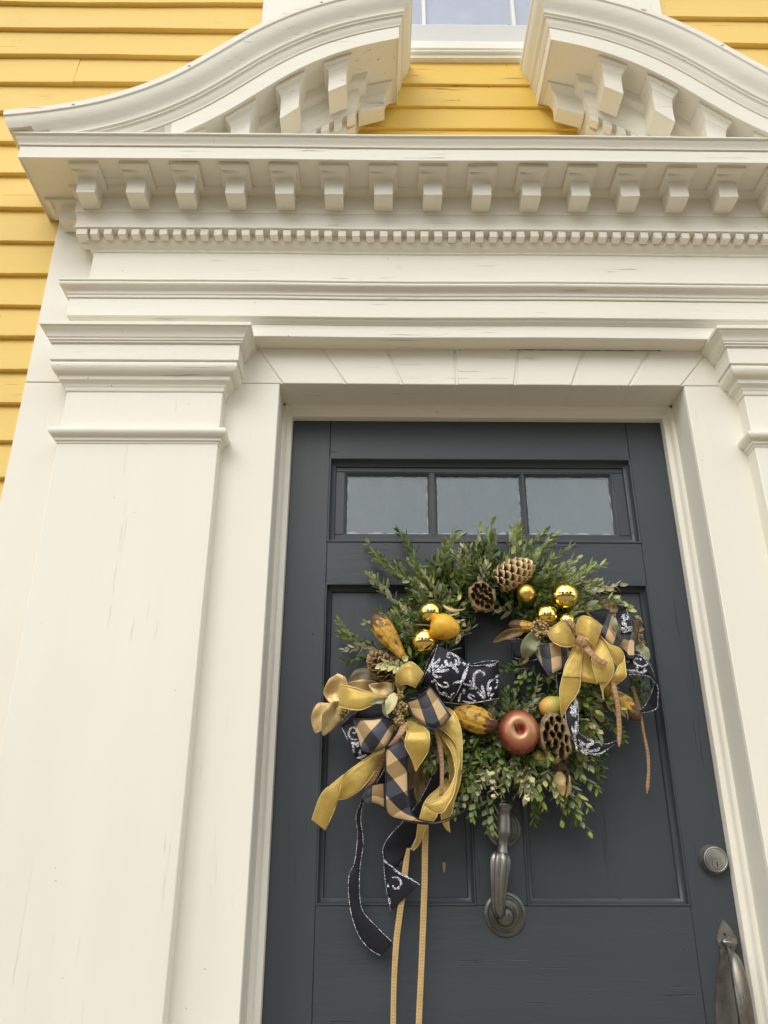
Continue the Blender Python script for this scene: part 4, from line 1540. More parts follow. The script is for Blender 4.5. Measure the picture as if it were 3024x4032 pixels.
# inner mass of short leaves
def leaf_mass(nleaf, name, mat, seed, rmax, hmax):
    rr = random.Random(seed)
    V, F = [], []
    for _ in range(nleaf):
        an = rr.uniform(0, 2*math.pi)
        ro = rr.gauss(0, .45)*rmax
        ro = max(-rmax, min(rmax, ro))
        hh = hmax*math.sqrt(max(0, 1-(ro/rmax)**2))
        h = .05+rr.uniform(-.5, .9)*hh
        c = wpt(an, ro, max(.004, h))
        rad = Vector((math.cos(an), 0, math.sin(an)))
        d = (rad*rr.uniform(-.3, 1)+Vector((rr.uniform(-1, 1), rr.uniform(-1, .2), rr.uniform(-1, 1)))).normalized()
        up = Vector((rr.uniform(-.6, .6), -1, rr.uniform(-.6, .6)))
        s = d.cross(up).normalized()
        q = s.cross(d)
        ln, wd = rr.uniform(.015, .024), rr.uniform(.007, .0105)
        i0 = len(V)
        for t, w in ((0, .1), (.3, .85), (.65, .9), (1, .08)):
            p = c+d*ln*t+q*ln*.15*t*t
            for a in (-1, 0, 1):
                V.append(tuple(p+s*wd*.5*w*a+q*abs(a)*wd*.12))
        for i in range(3):
            for k in range(2):
                b = i0+i*3+k
                F.append((b, b+1, b+4, b+3))
    return obj(name, V, F, mat, wreath, smooth=80, kind='stuff')
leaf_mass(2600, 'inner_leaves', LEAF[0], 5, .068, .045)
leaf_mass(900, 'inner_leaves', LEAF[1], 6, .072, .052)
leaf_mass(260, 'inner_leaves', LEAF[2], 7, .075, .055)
# wire ring and moss body that the sprigs are bound to
V, F = [], []
for i in range(64):
    an = 2*math.pi*i/64
    for k in range(10):
        b = 2*math.pi*k/10
        r = .034*(1+.12*math.sin(i*2.3+k))
        p = wpt(an, math.cos(b)*r, .036+math.sin(b)*r*.8)
        V.append(tuple(p))
for i in range(64):
    for k in range(10):
        F.append((i*10+k, i*10+(k+1) % 10, ((i+1) % 64)*10+(k+1) % 10, ((i+1) % 64)*10+k))
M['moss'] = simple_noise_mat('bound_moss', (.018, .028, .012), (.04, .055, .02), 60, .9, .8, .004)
obj('moss_ring', V, F, M['moss'], wreath)

# ------------------------------------------------------------------ baubles
def gold(name, rough, c=(.97, .75, .24)):
    m, nt, b = new_mat(name, c, rough, 1.0)
    return m
M['shiny_gold'] = gold('mirror_gold', .035)
M['matte_gold'] = gold('matte_gold', .34, (.85, .60, .16))
def bauble(c, x, y, rp, h, mat, label, capdir=(0, .3, 1), grp='gold baubles wired to the wreath'):
    u, v = px(c, x, y)
    p = at(u, v, h)
    r = rp/CR[c][2]/px_m(u, v, h)
    t = thing('bauble', label, 'bauble', p, grp)
    ball('globe', p, r, mat, t, 48)
    d = Vector(capdir).normalized()
    lathe('cap', [(r*.22, 0), (r*.22, r*.20), (r*.18, r*.24), (r*.04, r*.25)], p+d*r*.93, d, M['matte_gold'], t, 16)
    return t
bauble('E', 1170, 978, 108, .115, M['shiny_gold'], 'shiny gold bauble touching the yellow pear, upper of the left pair', (-.2, .8, .8))
bauble('E', 1117, 1243, 120, .120, M['shiny_gold'], 'shiny gold bauble below the yellow pear, lower of the left pair', (.1, .9, .4))
bauble('B', 407, 796, 86, .115, M['matte_gold'], 'matte gold bauble hanging under the upper pine cone', (.3, .8, .6))
bauble('B', 765, 820, 128, .115, M['shiny_gold'], 'largest shiny gold bauble, topmost of the right trio', (.1, .8, .8))
bauble('B', 593, 1003, 100, .115, M['shiny_gold'], 'shiny gold bauble of the right trio beside the gilded berries', (.6, .8, -.3))
bauble('B', 785, 1062, 84, .105, M['shiny_gold'], 'smallest shiny gold bauble peeping over the right gold bow loop', (.2, .9, -.1))

# ------------------------------------------------------------------ fruit
def blotch(name, stops, sc, rough=.45, metal_=0.0, coat=.2, off=0, bmp=.3, detail=5):
    m, nt, b = new_mat(name, stops[0][1], rough, metal_)
    pos = N(nt, 'ShaderNodeNewGeometry').outputs['Position']
    f = noise_node(nt, pos, sc, detail, off=off, rough=.6)
    nt.links.new(cramp(nt, f, stops), b.inputs['Base Color'])
    b.inputs['Coat Weight'].default_value = coat
    b.inputs['Coat Roughness'].default_value = .25
    bump(nt, b, f, bmp, .0015)
    return m
M['pear_y'] = blotch('ripe_pear', [(.32, (.42, .20, .02)), (.44, (.70, .36, .02)), (.60, (.80, .47, .03)), (.72, (.45, .30, .08))], 38, .4)
M['pear_g'] = blotch('green_pear', [(.35, (.72, .36, .06)), (.5, (.62, .50, .10)), (.65, (.42, .47, .09))], 9, .4, off=2)
def blush():
    m, nt, b = new_mat('blushed_pear', (.5, .5, .1), .4)
    pos = N(nt, 'ShaderNodeNewGeometry').outputs['Position']
    sp = N(nt, 'ShaderNodeSeparateXYZ')
    nt.links.new(pos, sp.inputs[0])
    x0 = at(*px('C', 545, 470), .105).x
    f = mathn(nt, 'ADD', mathn(nt, 'MULTIPLY', mathn(nt, 'SUBTRACT', sp.outputs['X'], x0), 13.0), mathn(nt, 'MULTIPLY', noise_node(nt, pos, 30, 4), .35))
    nt.links.new(cramp(nt, f, [(.12, (.76, .33, .07)), (.32, (.72, .44, .10)), (.52, (.56, .50, .11)), (.8, (.42, .47, .10))]), b.inputs['Base Color'])
    return m
M['pear_g'] = blush()
M['plum'] = blotch('small_yellow_fruit', [(.35, (.42, .35, .08)), (.65, (.60, .48, .11))], 20, .4)
def fruit(name, label, cat, c, x0, y0, x1, y1, prof, h, mat, stem=True, h2=None):
    """solid of revolution along the line from (x0, y0) to (x1, y1); prof = (fraction along, radius in crop px)"""
    a = at(*px(c, x0, y0), h)
    b_ = at(*px(c, x1, y1), h2 if h2 is not None else h)
    k = CR[c][2]*px_m(*px(c, x0, y0), h)
    t = thing(name, label, cat, (a+b_)/2)
    L_ = (b_-a).length
    P = cr_spline([[r/k, f*L_] for f, r in prof], 4)
    lathe('flesh', [(max(r, 1e-5), z) for r, z in P], a, b_-a, mat, t, 36, smooth=80)
    if stem:
        d = (b_-a).normalized()
        tube('stem', [b_-d*.004, b_+d*.006+Vector((0, -.002, .001)), b_+d*.015+Vector((0, -.003, .003))], [.0016, .0012, .0016], M['twig'], t, 8)
    return t
fruit('pear', 'speckled yellow orange pear between the left pair of gold baubles', 'pear', 'E', 1172, 1085, 1450, 1145,
      [(0, 4), (.03, 56), (.14, 98), (.32, 122), (.50, 123), (.68, 106), (.84, 76), (.95, 46), (1, 8)], .140, M['pear_y'])
fruit('pear', 'green and orange pear above the lower lotus pod', 'pear', 'C', 535, 470, 800, 375,
      [(0, 4), (.05, 50), (.18, 82), (.36, 96), (.52, 90), (.68, 70), (.84, 52), (.96, 30), (1, 5)], .105, M['pear_g'], False)
fruit('small_fruit', 'small round yellow fruit below and right of the copper apple', 'fruit', 'C', 470, 850, 560, 975,
      [(0, 4), (.08, 45), (.3, 72), (.5, 77), (.7, 70), (.92, 40), (1, 5)], .090, M['plum'], False)

# the copper apple faces straight out
m, nt, b = new_mat('copper_apple', (.6, .25, .15), .27, .35)
pos = N(nt, 'ShaderNodeNewGeometry').outputs['Position']
AP = at(*px('C', 338, 672), .125)
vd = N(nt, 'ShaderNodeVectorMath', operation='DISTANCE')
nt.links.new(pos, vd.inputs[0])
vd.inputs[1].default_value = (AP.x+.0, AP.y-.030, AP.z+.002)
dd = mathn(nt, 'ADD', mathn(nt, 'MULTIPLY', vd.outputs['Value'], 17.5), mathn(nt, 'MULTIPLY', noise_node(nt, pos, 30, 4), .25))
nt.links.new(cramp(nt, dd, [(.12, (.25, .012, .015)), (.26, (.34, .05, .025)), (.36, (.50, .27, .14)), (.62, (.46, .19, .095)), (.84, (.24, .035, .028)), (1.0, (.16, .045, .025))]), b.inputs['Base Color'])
bump(nt, b, noise_node(nt, pos, 60, 4), .12, .001)
b.inputs['Coat Weight'].default_value = .15
M['apple'] = m
rA = 190/2.37/px_m(2043, 2885, .125)
ap = thing('apple', 'shiny copper red apple on the bottom of the wreath with its dimple facing out', 'apple', AP)
prof = [(.05, -.98), (.35, -.97), (.70, -.80), (.93, -.45), (1.0, 0), (.95, .35), (.80, .62), (.60, .80), (.42, .845), (.27, .79), (.15, .64), (.06, .48), (.0, .45)]
P = cr_spline([list(p) for p in prof], 5)
o = lathe('flesh', [(max(1e-5, r*rA), z*rA) for r, z in P], AP, (-.10, -1, .02), M['apple'], ap, 64, smooth=80)
o.scale = (1, 1, 1.10)
c0 = AP+Vector((-.003, -rA*.48, 0))
tube('stem', [c0, c0+Vector((-.003, -.007, .003)), c0+Vector((-.007, -.014, .008)), c0+Vector((-.011, -.018, .012))], [.0016, .0012, .0012, .0018], M['twig'], ap, 8)

# ------------------------------------------------------------------ ridged gourd pods
M['pod'] = blotch('warty_yellow_pod', [(.36, (.10, .045, .012)), (.44, (.42, .22, .03)), (.55, (.60, .36, .04)), (.66, (.66, .33, .02))], 85, .55, 0, .1, 0, .8, 6)
M['pod_tip'] = blotch('brown_pod_end', [(.35, (.07, .035, .018)), (.65, (.19, .09, .035))], 60, .6, 0, .1, 7, .9, 6)
def pod(label, c, x0, y0, x1, y1, prof, h0, h1, dark=.3, dark_end=1.2):
    a, b_ = at(*px(c, x0, y0), h0), at(*px(c, x1, y1), h1)
    k = CR[c][2]*px_m(*px(c, x0, y0), h0)/1.18
    t = thing('dried_pod', label, 'seed pod', (a+b_)/2, 'warty yellow pods tucked in the wreath')
    L_ = (b_-a).length
    P = cr_spline([[r/k, f] for f, r in prof], 5)
    ax = (b_-a).normalized()
    s = ax.orthogonal().normalized()
    q = ax.cross(s)
    n = 60
    body = [[], []]
    tipg = [[], []]
    V = []
    for r, f in P:
        for kk in range(n):
            an = 2*math.pi*kk/n
            rg = 1+.075*abs(math.cos(an*5))**.6-.05+.05*noise.noise(Vector((math.cos(an)*3, math.sin(an)*3, f*14)))+.03*noise.noise(Vector((math.cos(an)*9, math.sin(an)*9, f*40)))
            V.append(tuple(a+ax*L_*f+s*math.cos(an)*r*rg+q*math.sin(an)*r*rg))
    F1, F2 = [], []
    for j in range(len(P)-1):
        for kk in range(n):
            f = (j*n+kk, j*n+(kk+1) % n, (j+1)*n+(kk+1) % n, (j+1)*n+kk)
            edge = P[j][1]+.10*noise.noise(Vector((kk*.5, 3, j*.4)))+.05*math.cos(kk/n*2*math.pi*10)
            (F2 if edge < dark or edge > dark_end else F1).append(f)
    F2.append(tuple(reversed(range(n))))
    F1.append(tuple((len(P)-1)*n+kk for kk in range(n)))
    o = obj('husk', V, F1+F2, [M['pod'], M['pod_tip']], t, smooth=60)
    o.data.polygons.foreach_set('material_index', [0]*len(F1)+[1]*len(F2))
    return t
pp = [(0, 8), (.05, 38), (.16, 66), (.32, 82), (.48, 78), (.65, 62), (.8, 47), (.93, 34), (.985, 26), (1, 8)]
pod('brown ended yellow pod standing at the upper left above the small pine cone', 'E', 640, 1000, 925, 1400, pp, .095, .115, .22)
pod('short dark red ended pod pointing left beside the gilded berries', 'B', 240, 1090, 520, 1120, [(0, 6), (.08, 28), (.25, 44), (.5, 46), (.8, 36), (1, 12)], .075, .1, .45)
pod('yellow pod lying left of the copper apple with its brown tip touching it', 'F', 848, 1512, 650, 1440, [(0, 4), (.06, 16), (.2, 34), (.4, 46), (.6, 47), (.8, 40), (1, 20)], .11, .10, .26)
pod('yellow pod with a charred brown tip under the right bow', 'L', 1380, 690, 850, 220, [(0, 6), (.06, 40), (.18, 84), (.36, 118), (.52, 120), (.7, 98), (.88, 60), (1, 25)], .075, .09, .36)

# ------------------------------------------------------------------ pine cones
def cone_mat(name, c1, c2):
    return blotch(name, [(.3, c1), (.7, c2)], 60, .42, .35, 0, 3, .5)
m, nt, b = new_mat('gilded_scale', (.4, .25, .1), .38, .3)
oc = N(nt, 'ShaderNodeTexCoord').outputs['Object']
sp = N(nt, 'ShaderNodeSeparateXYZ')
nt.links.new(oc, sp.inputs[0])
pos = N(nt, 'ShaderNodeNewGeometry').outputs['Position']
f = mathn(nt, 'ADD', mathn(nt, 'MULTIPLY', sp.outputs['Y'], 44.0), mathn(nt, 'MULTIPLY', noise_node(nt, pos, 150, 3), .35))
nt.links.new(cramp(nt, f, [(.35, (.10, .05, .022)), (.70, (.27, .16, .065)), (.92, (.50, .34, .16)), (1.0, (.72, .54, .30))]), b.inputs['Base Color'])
bump(nt, b, noise_node(nt, pos, 200, 3), .4, .001)
M['cone'] = m
M['cone_core'] = new_mat('cone_core', (.10, .055, .03), .8)[0]
def scale_mesh(L, W):
    V, F = [], []
    rows = [(0, .25, 0, .004), (.35, .55, .03, .004), (.7, .95, .10, .005), (.9, 1.0, .20, .006), (1.0, .62, .30, .004)]
    for t, w, z, th_ in rows:
        for a in (-1, -.5, 0, .5, 1):
            zz_ = z*L+(-.16*W*a*a)
            V.append((a*W*.5*w, t*L*(1-.08*a*a), zz_))
    for t, w, z, th_ in rows:
        for a in (-1, -.5, 0, .5, 1):
            zz_ = z*L+(-.16*W*a*a)-th_*.35
            V.append((a*W*.5*w, t*L*(1-.08*a*a), zz_))
    n = 25
    for i in range(4):
        for k in range(4):
            q = i*5+k
            F.append((q, q+1, q+6, q+5))
            F.append((n+q, n+q+5, n+q+6, n+q+1))
    for k in range(4):
        F.append((20+k, 20+k+1, n+21+k, n+20+k))
    for i in range(4):
        F.append((i*5, i*5+5, n+i*5+5, n+i*5))
        F.append((i*5+4, n+i*5+4, n+i*5+9, i*5+9))
    me = bpy.data.meshes.new('scale_mesh')
    me.from_pydata(V, [], F)
    me.materials.append(M['cone'])
    me.update()
    return me
def pine_cone(label, c, x0, y0, x1, y1, rp, h0, h1, nsc, openk, tip_first=False):
    """axis from the stalk end (x0, y0) to the tip (x1, y1)"""
    a, b_ = at(*px(c, x0, y0), h0), at(*px(c, x1, y1), h1)
    r = rp/CR[c][2]/px_m(*px(c, x0, y0), h0)
    t = thing('pine_cone', label, 'pine cone', (a+b_)/2, 'gilded pine cones wired to the wreath')
    ax = b_-a
    L_ = ax.length
    ax.normalize()
    lathe('core', [(r*.15, 0), (r*.42, L_*.2), (r*.42, L_*.5), (r*.25, L_*.85), (r*.06, L_*.98)], a, ax, M['cone_core'], t, 14)
    me = scale_mesh(r*.80, r*.60)
    s0 = ax.orthogonal().normalized()
    q0 = ax.cross(s0)
    for i in range(nsc):
        f = (i+.5)/nsc
        an = i*2.399963
        o_ = s0*math.cos(an)+q0*math.sin(an)
        rr = (math.sin(math.pi*(.16+.80*f))**.7)
        tilt = (-.25+f*1.15)*1.0*openk
        d = (o_*math.cos(tilt)+ax*math.sin(tilt)).normalized()
        base = a+ax*L_*(.02+.90*f)+o_*r*.28*rr
        sd_ = ax.cross(d).normalized()
        up = sd_.cross(d)
        if up.dot(ax) < 0:
            up, sd_ = -up, -sd_
        sd_ = d.cross(up)
        mt = Matrix((sd_, d, up)).transposed()
        o = bpy.data.objects.new('scale', me)
        COL.objects.link(o)
        o.parent = t
        o.location = base-wloc(t)
        o.rotation_mode = 'QUATERNION'
        o.rotation_quaternion = mt.to_quaternion()
        k = (.55+.55*rr)*R.uniform(.93, 1.06)
        o.scale = (k*1.05, k, k)
    return t
pine_cone('gilded pine cone lying near the top of the wreath beside the lotus pod', 'B', 130, 690, 450, 530, 128, .105, .120, 74, .80)
pine_cone('small opened pine cone under the long pod on the left of the wreath', 'E', 790, 1570, 630, 1370, 112, .085, .125, 50, .62)

# ------------------------------------------------------------------ lotus pods
M['lotus'] = blotch('dried_lotus', [(.35, (.20, .135, .06)), (.65, (.36, .26, .13))], 120, .6, .15, 0, 1, .6)
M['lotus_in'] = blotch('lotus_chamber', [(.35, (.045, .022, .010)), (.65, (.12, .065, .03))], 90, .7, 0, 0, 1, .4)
def lotus(label, c, x, y, rx, ry, h, rot, holes, seed, face):
    u, v = px(c, x, y)
    p = at(u, v, h)
    k = CR[c][2]*px_m(u, v, h)
    t = thing('lotus_pod', label, 'seed pod', p, 'dried lotus pods wired to the wreath')
    rr = random.Random(seed)
    nr, na = 54, 132
    V, MI = [], []
    cr0, sr0 = math.cos(rot), math.sin(rot)
    fx = Vector(face).normalized()
    sx_ = Vector((1, 0, 0))
    sx_ = (sx_-fx*sx_.dot(fx)).normalized()
    sz_ = sx_.cross(fx)
    if sz_.z < 0:
        sz_ = -sz_
    R0 = ry/k
    depth = lambda a, b2: 0
    for i in range(nr+1):
        for j in range(na):
            rho = i/nr
            an = 2*math.pi*j/na
            edge = 1+.045*math.sin(an*5+seed)+.03*math.sin(an*11+1)
            X_, Z_ = rho*math.cos(an)*edge, rho*math.sin(an)*edge
            z = .10*(1-rho*rho)
            inh = False
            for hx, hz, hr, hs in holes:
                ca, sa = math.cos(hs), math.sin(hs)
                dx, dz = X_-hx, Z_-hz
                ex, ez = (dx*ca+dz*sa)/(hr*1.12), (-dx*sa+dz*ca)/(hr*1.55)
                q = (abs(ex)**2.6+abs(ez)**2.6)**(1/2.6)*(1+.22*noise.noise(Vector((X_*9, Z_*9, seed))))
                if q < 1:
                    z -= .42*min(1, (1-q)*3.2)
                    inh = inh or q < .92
                elif q < 1.3:
                    z += .05*(1.3-q)/.3
            if rho > .90:
                z -= 1.4*(rho-.90)
                z += .05*noise.noise(Vector((an*9, rho*9, seed)))
            z += .02*noise.noise(Vector((X_*14, Z_*14, seed+3)))
            x2, z2 = X_*rx/ry*cr0-Z_*sr0, X_*rx/ry*sr0+Z_*cr0
            V.append(tuple(p+sx_*x2*R0+sz_*z2*R0+fx*z*R0))
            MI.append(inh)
    # tapering underside towards the stalk
    for f, zz_ in ((.93, -.30), (.72, -.62), (.40, -.95), (.12, -1.25)):
        for j in range(na):
            an = 2*math.pi*j/na
            X_, Z_ = f*math.cos(an), f*math.sin(an)
            x2, z2 = X_*rx/ry*cr0-Z_*sr0, X_*rx/ry*sr0+Z_*cr0
            V.append(tuple(p+sx_*x2*R0+sz_*z2*R0+fx*zz_*R0))
            MI.append(False)
    F, mi = [], []
    for i in range(nr+4):
        for j in range(na):
            f = (i*na+j, i*na+(j+1) % na, (i+1)*na+(j+1) % na, (i+1)*na+j)
            F.append(f)
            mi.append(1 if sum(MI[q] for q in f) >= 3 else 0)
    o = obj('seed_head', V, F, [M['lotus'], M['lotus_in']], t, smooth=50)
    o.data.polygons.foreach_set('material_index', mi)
    return t
h1 = [(-.62, .18, .15, .1), (-.35, .48, .15, .3), (-.05, .70, .14, 1.2), (.10, .38, .15, -.3), (.42, .52, .15, .5), (.38, .12, .15, .2), (-.28, .10, .15, -.2), (-.50, -.25, .14, .4),
      (-.02, -.10, .15, .1), (.22, -.38, .16, .2), (-.22, -.45, .14, -.3), (.60, -.20, .14, .2), (.50, -.58, .15, 0), (.08, -.72, .14, 1.4), (.72, .22, .11, 0)]
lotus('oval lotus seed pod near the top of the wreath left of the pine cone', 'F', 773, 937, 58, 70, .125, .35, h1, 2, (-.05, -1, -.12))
h2 = [(-.10, .62, .12, 0), (.36, .66, .13, 1.2), (-.42, .42, .14, -.3), (.08, .30, .12, -.4), (.50, .28, .11, -.2), (-.60, .04, .15, 0), (-.18, .08, .12, .9), (.24, .02, .13, 1.3),
      (.62, -.12, .11, -.3), (-.52, -.34, .15, -.2), (-.08, -.30, .15, -.2), (.32, -.36, .10, .6), (-.30, -.66, .17, .3), (.22, -.68, .17, -.2), (.62, -.52, .09, .3)]
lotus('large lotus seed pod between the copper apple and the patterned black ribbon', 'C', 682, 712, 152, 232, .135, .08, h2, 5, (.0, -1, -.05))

# ------------------------------------------------------------------ gilded leaves and berries
def leaf_thing(label, cat='leaves', at_=None):
    return thing('gilded_leaf_spray', label, cat, at_)
def berries(name, c, stems, r, mat, parent, h):
    """stems: list of (x0, y0, x1, y1) ending in a berry"""
    V, F = [], []
    for i, (x0, y0, x1, y1) in enumerate(stems):
        a, b_ = at(*px(c, x0, y0), h), at(*px(c, x1, y1), h+R.uniform(0, .012))
        d = (b_-a).normalized()
        s = d.orthogonal().normalized()
        q = d.cross(s)
        i0 = len(V)
        for p, rr in ((a, .0007), (b_, .0006)):
            for k in range(4):
                V.append(tuple(p+s*math.cos(k*1.57)*rr+q*math.sin(k*1.57)*rr))
        for k in range(4):
            F.append((i0+k, i0+(k+1) % 4, i0+4+(k+1) % 4, i0+4+k))
        i0 = len(V)
        rb = r*R.uniform(.8, 1.15)
        for j in range(5):
            th_ = math.pi*(j+.5)/5
            for k in range(7):
                an = 2*math.pi*k/7
                V.append((b_.x+rb*math.sin(th_)*math.cos(an), b_.y+rb*math.sin(th_)*math.sin(an), b_.z+rb*math.cos(th_)))
        for j in range(4):
            for k in range(7):
                F.append((i0+j*7+k, i0+(j+1)*7+k, i0+(j+1)*7+(k+1) % 7, i0+j*7+(k+1) % 7))
        F.append(tuple(i0+k for k in range(7)))
        F.append(tuple(i0+28+k for k in reversed(range(7))))
    return obj(name, V, F, mat, parent, smooth=80)
M['berry'] = blotch('gilded_berry', [(.3, (.32, .22, .09)), (.7, (.50, .37, .17))], 60, .4, .4, 0, 2, .2)
def umbel(c, x, y, rp, n, seed):
    rr = random.Random(seed)
    out = []
    for _ in range(n):
        an = rr.uniform(0, 6.28)
        r = rp*math.sqrt(rr.uniform(.05, 1))
        out.append((x+rr.uniform(-4, 4), y+rr.uniform(-4, 4), x+math.cos(an)*r, y+math.sin(an)*r))
    return out

t = leaf_thing('cluster of broad gilded leaves spreading left from the left bow', at_=at(*px('G', 600, 900), .10))
oval_leaf('leaf', 'G', (620, 790), (105, 850), 640, .085, .075, M['gold_leaf'], t, curl=.12, roll=.2, pw=.75, fold=.1)
oval_leaf('leaf', 'G', (260, 1040), (-40, 1600), 430, .080, .070, M['gold_leaf'], t, mid=(80, 1290, .085), curl=.15, roll=-.15)
oval_leaf('leaf', 'G', (440, 1000), (105, 1650), 380, .095, .080, M['gold_leaf'], t, mid=(275, 1290, .10), curl=.1, roll=.35)
oval_leaf('leaf', 'G', (1220, 640), (560, 680), 420, .08, .080, M['brown_leaf'], t, mid=(880, 560, .085), curl=.3, roll=-.5)
oval_leaf('leaf', 'G', (1150, 770), (540, 690), 330, .10, .105, M['gold_leaf'], t, mid=(850, 750, .11), curl=.25, roll=.3)
oval_leaf('leaf', 'G', (1430, 710), (950, 690), 270, .105, .115, M['gold_leaf'], t, mid=(1200, 780, .12), curl=.35, roll=.15)
oval_leaf('leaf', 'G', (1400, 850), (1430, 610), 50, .11, .11, M['brown_leaf'], t, curl=.8)
oval_leaf('leaf', 'G', (1250, 1000), (960, 1050), 120, .15, .145, M['pale_leaf'], t, mid=(1130, 990, .155), curl=.4, roll=.2)
oval_leaf('leaf', 'G', (1200, 1010), (1330, 1330), 130, .15, .150, M['pale_leaf'], t, mid=(1230, 1200, .15), curl=.6, roll=.9)
oval_leaf('leaf', 'G', (1430, 840), (1290, 1250), 215, .155, .165, M['pale_leaf'], t, mid=(1370, 1050, .17), curl=.18, roll=-.2, fold=.15)
M['speck'] = None
br = []
for x, y, rp, n in ((1530, 880, 75, 16), (1590, 1090, 90, 22), (1530, 1340, 95, 26), (1480, 1120, 60, 12), (1490, 1230, 70, 12)):
    br += umbel('G', x, y, rp, n, x)
br += [(1500, 760, 1530, 880), (1520, 900, 1600, 1080), (1600, 1100, 1540, 1330), (1545, 900, 1500, 1230)]
berries('berries', 'G', br, .0026, M['berry'], t, .150)
br = umbel('G', 480, 1260, 90, 20, 9)+umbel('G', 560, 1190, 60, 12, 10)
berries('berries', 'G', br, .0025, M['berry'], t, .085)

t = leaf_thing('large pale gilded leaf with brown leaf and berries left of the right bow', at_=at(*px('J', 200, 600), .10))
oval_leaf('leaf', 'J', (330, 540), (70, 1010), 330, .125, .105, M['pale_leaf'], t, mid=(150, 780, .13), curl=.25, roll=.2, pw=.8)
oval_leaf('leaf', 'B', (395, 1150), (95, 1255), 95, .105, .100, M['brown_leaf'], t, mid=(230, 1180, .11), curl=.4, roll=.4)
oval_leaf('leaf', 'B', (430, 1380), (325, 1470), 70, .08, .075, M['brown_leaf'], t, curl=.4, roll=.3)
oval_leaf('leaf', 'J', (560, 440), (700, 340), 110, .11, .11, M['brown_leaf'], t, curl=.6)
br = []
for x, y, rp, n in ((350, 470, 170, 64), (330, 420, 120, 26), (480, 480, 90, 20)):
    br += umbel('J', x, y, rp, n, x)
berries('berries', 'J', br, .0030, M['berry'], t, .125)

t = leaf_thing('dull gilded leaves fanning out above and right of the right bow', at_=at(*px('K', 500, 300), .08))
oval_leaf('leaf', 'K', (300, 240), (430, -20), 230, .085, .095, M['brown_leaf'], t, curl=.2, roll=.3)
oval_leaf('leaf', 'K', (400, 190), (640, 250), 200, .095, .105, M['brown_leaf'], t, mid=(520, 210, .11), curl=.2, roll=-.2)
oval_leaf('leaf', 'K', (440, 180), (545, 370), 180, .10, .11, M['brown_leaf'], t, curl=.2, roll=.2)
oval_leaf('leaf', 'K', (545, 370), (640, 700), 130, .135, .125, M['pale_leaf'], t, mid=(570, 520, .14), curl=.3, roll=.3)
oval_leaf('leaf', 'K', (600, 480), (680, 650), 90, .13, .12, M['pale_leaf'], t, curl=.3, roll=-.3)
oval_leaf('leaf', 'K', (965, 930), (1215, 1180), 260, .055, .045, M['pale_leaf'], t, mid=(1110, 1020, .055), curl=.1, roll=.2)
oval_leaf('leaf', 'K', (960, 640), (1130, 590), 90, .055, .05, M['brown_leaf'], t, curl=.3)
oval_leaf('leaf', 'K', (0, 190), (60, 330), 90, .11, .10, M['gold_leaf'], t, curl=.5, roll=.5)
oval_leaf('leaf', 'K', (60, 300), (180, 390), 70, .12, .11, M['gold_leaf'], t, curl=.5)
berries('berries', 'K', umbel('K', 1030, 780, 80, 16, 3)+umbel('K', 1080, 880, 60, 9, 4), .0024, M['berry'], t, .05)

t = leaf_thing('brown and gold leaves in the gap between the right bow and its ribbon tail', at_=at(*px('L', 700, 600), .07))
oval_leaf('leaf', 'L', (495, 670), (640, 990), 230, .075, .085, M['gold_leaf'], t, mid=(600, 830, .09), curl=.12, roll=-.2)
oval_leaf('leaf', 'L', (600, 480), (830, 1020), 95, .07, .08, M['pale_leaf'], t, mid=(730, 800, .085), curl=.25, roll=.4, pw=1.2)
oval_leaf('leaf', 'L', (650, 265), (810, 390), 70, .09, .09, M['gold_leaf'], t, curl=.3, roll=.2)
oval_leaf('leaf', 'L', (740, 380), (810, 560), 110, .08, .08, M['brown_leaf'], t, curl=.3)
oval_leaf('leaf', 'L', (700, 540), (850, 690), 160, .075, .08, M['brown_leaf'], t, mid=(760, 630, .09), curl=.3, roll=.3)
oval_leaf('leaf', 'L', (850, 400), (940, 570), 130, .075, .08, M['brown_leaf'], t, curl=.3, roll=-.3)
oval_leaf('leaf', 'L', (540, 270), (570, 410), 100, .07, .07, M['brown_leaf'], t, curl=.2)

t = leaf_thing('gilded leaves on thin stalks dangling under the lower lotus pod', at_=at(*px('L', 200, 1400), .07))
oval_leaf('leaf', 'L', (180, 1260), (150, 1440), 300, .08, .08, M['brown_leaf'], t, curl=.12, roll=.1)
oval_leaf('leaf', 'C', (718, 1030), (755, 1270), 115, .085, .085, M['gold_leaf'], t, mid=(728, 1150, .095), curl=.15, roll=.2)
oval_leaf('leaf', 'C', (808, 1060), (775, 1290), 60, .085, .085, M['gold_leaf'], t, mid=(805, 1180, .09), curl=.3, roll=.9)
tube('stalk', [at(*px('C', x, y), .088) for x, y in ((712, 940), (712, 990), (718, 1035))], .0007, M['twig'], t, 6)
tube('stalk', [at(*px('C', x, y), .088) for x, y in ((716, 955), (770, 1000), (800, 1040), (810, 1070))], .0007, M['twig'], t, 6)

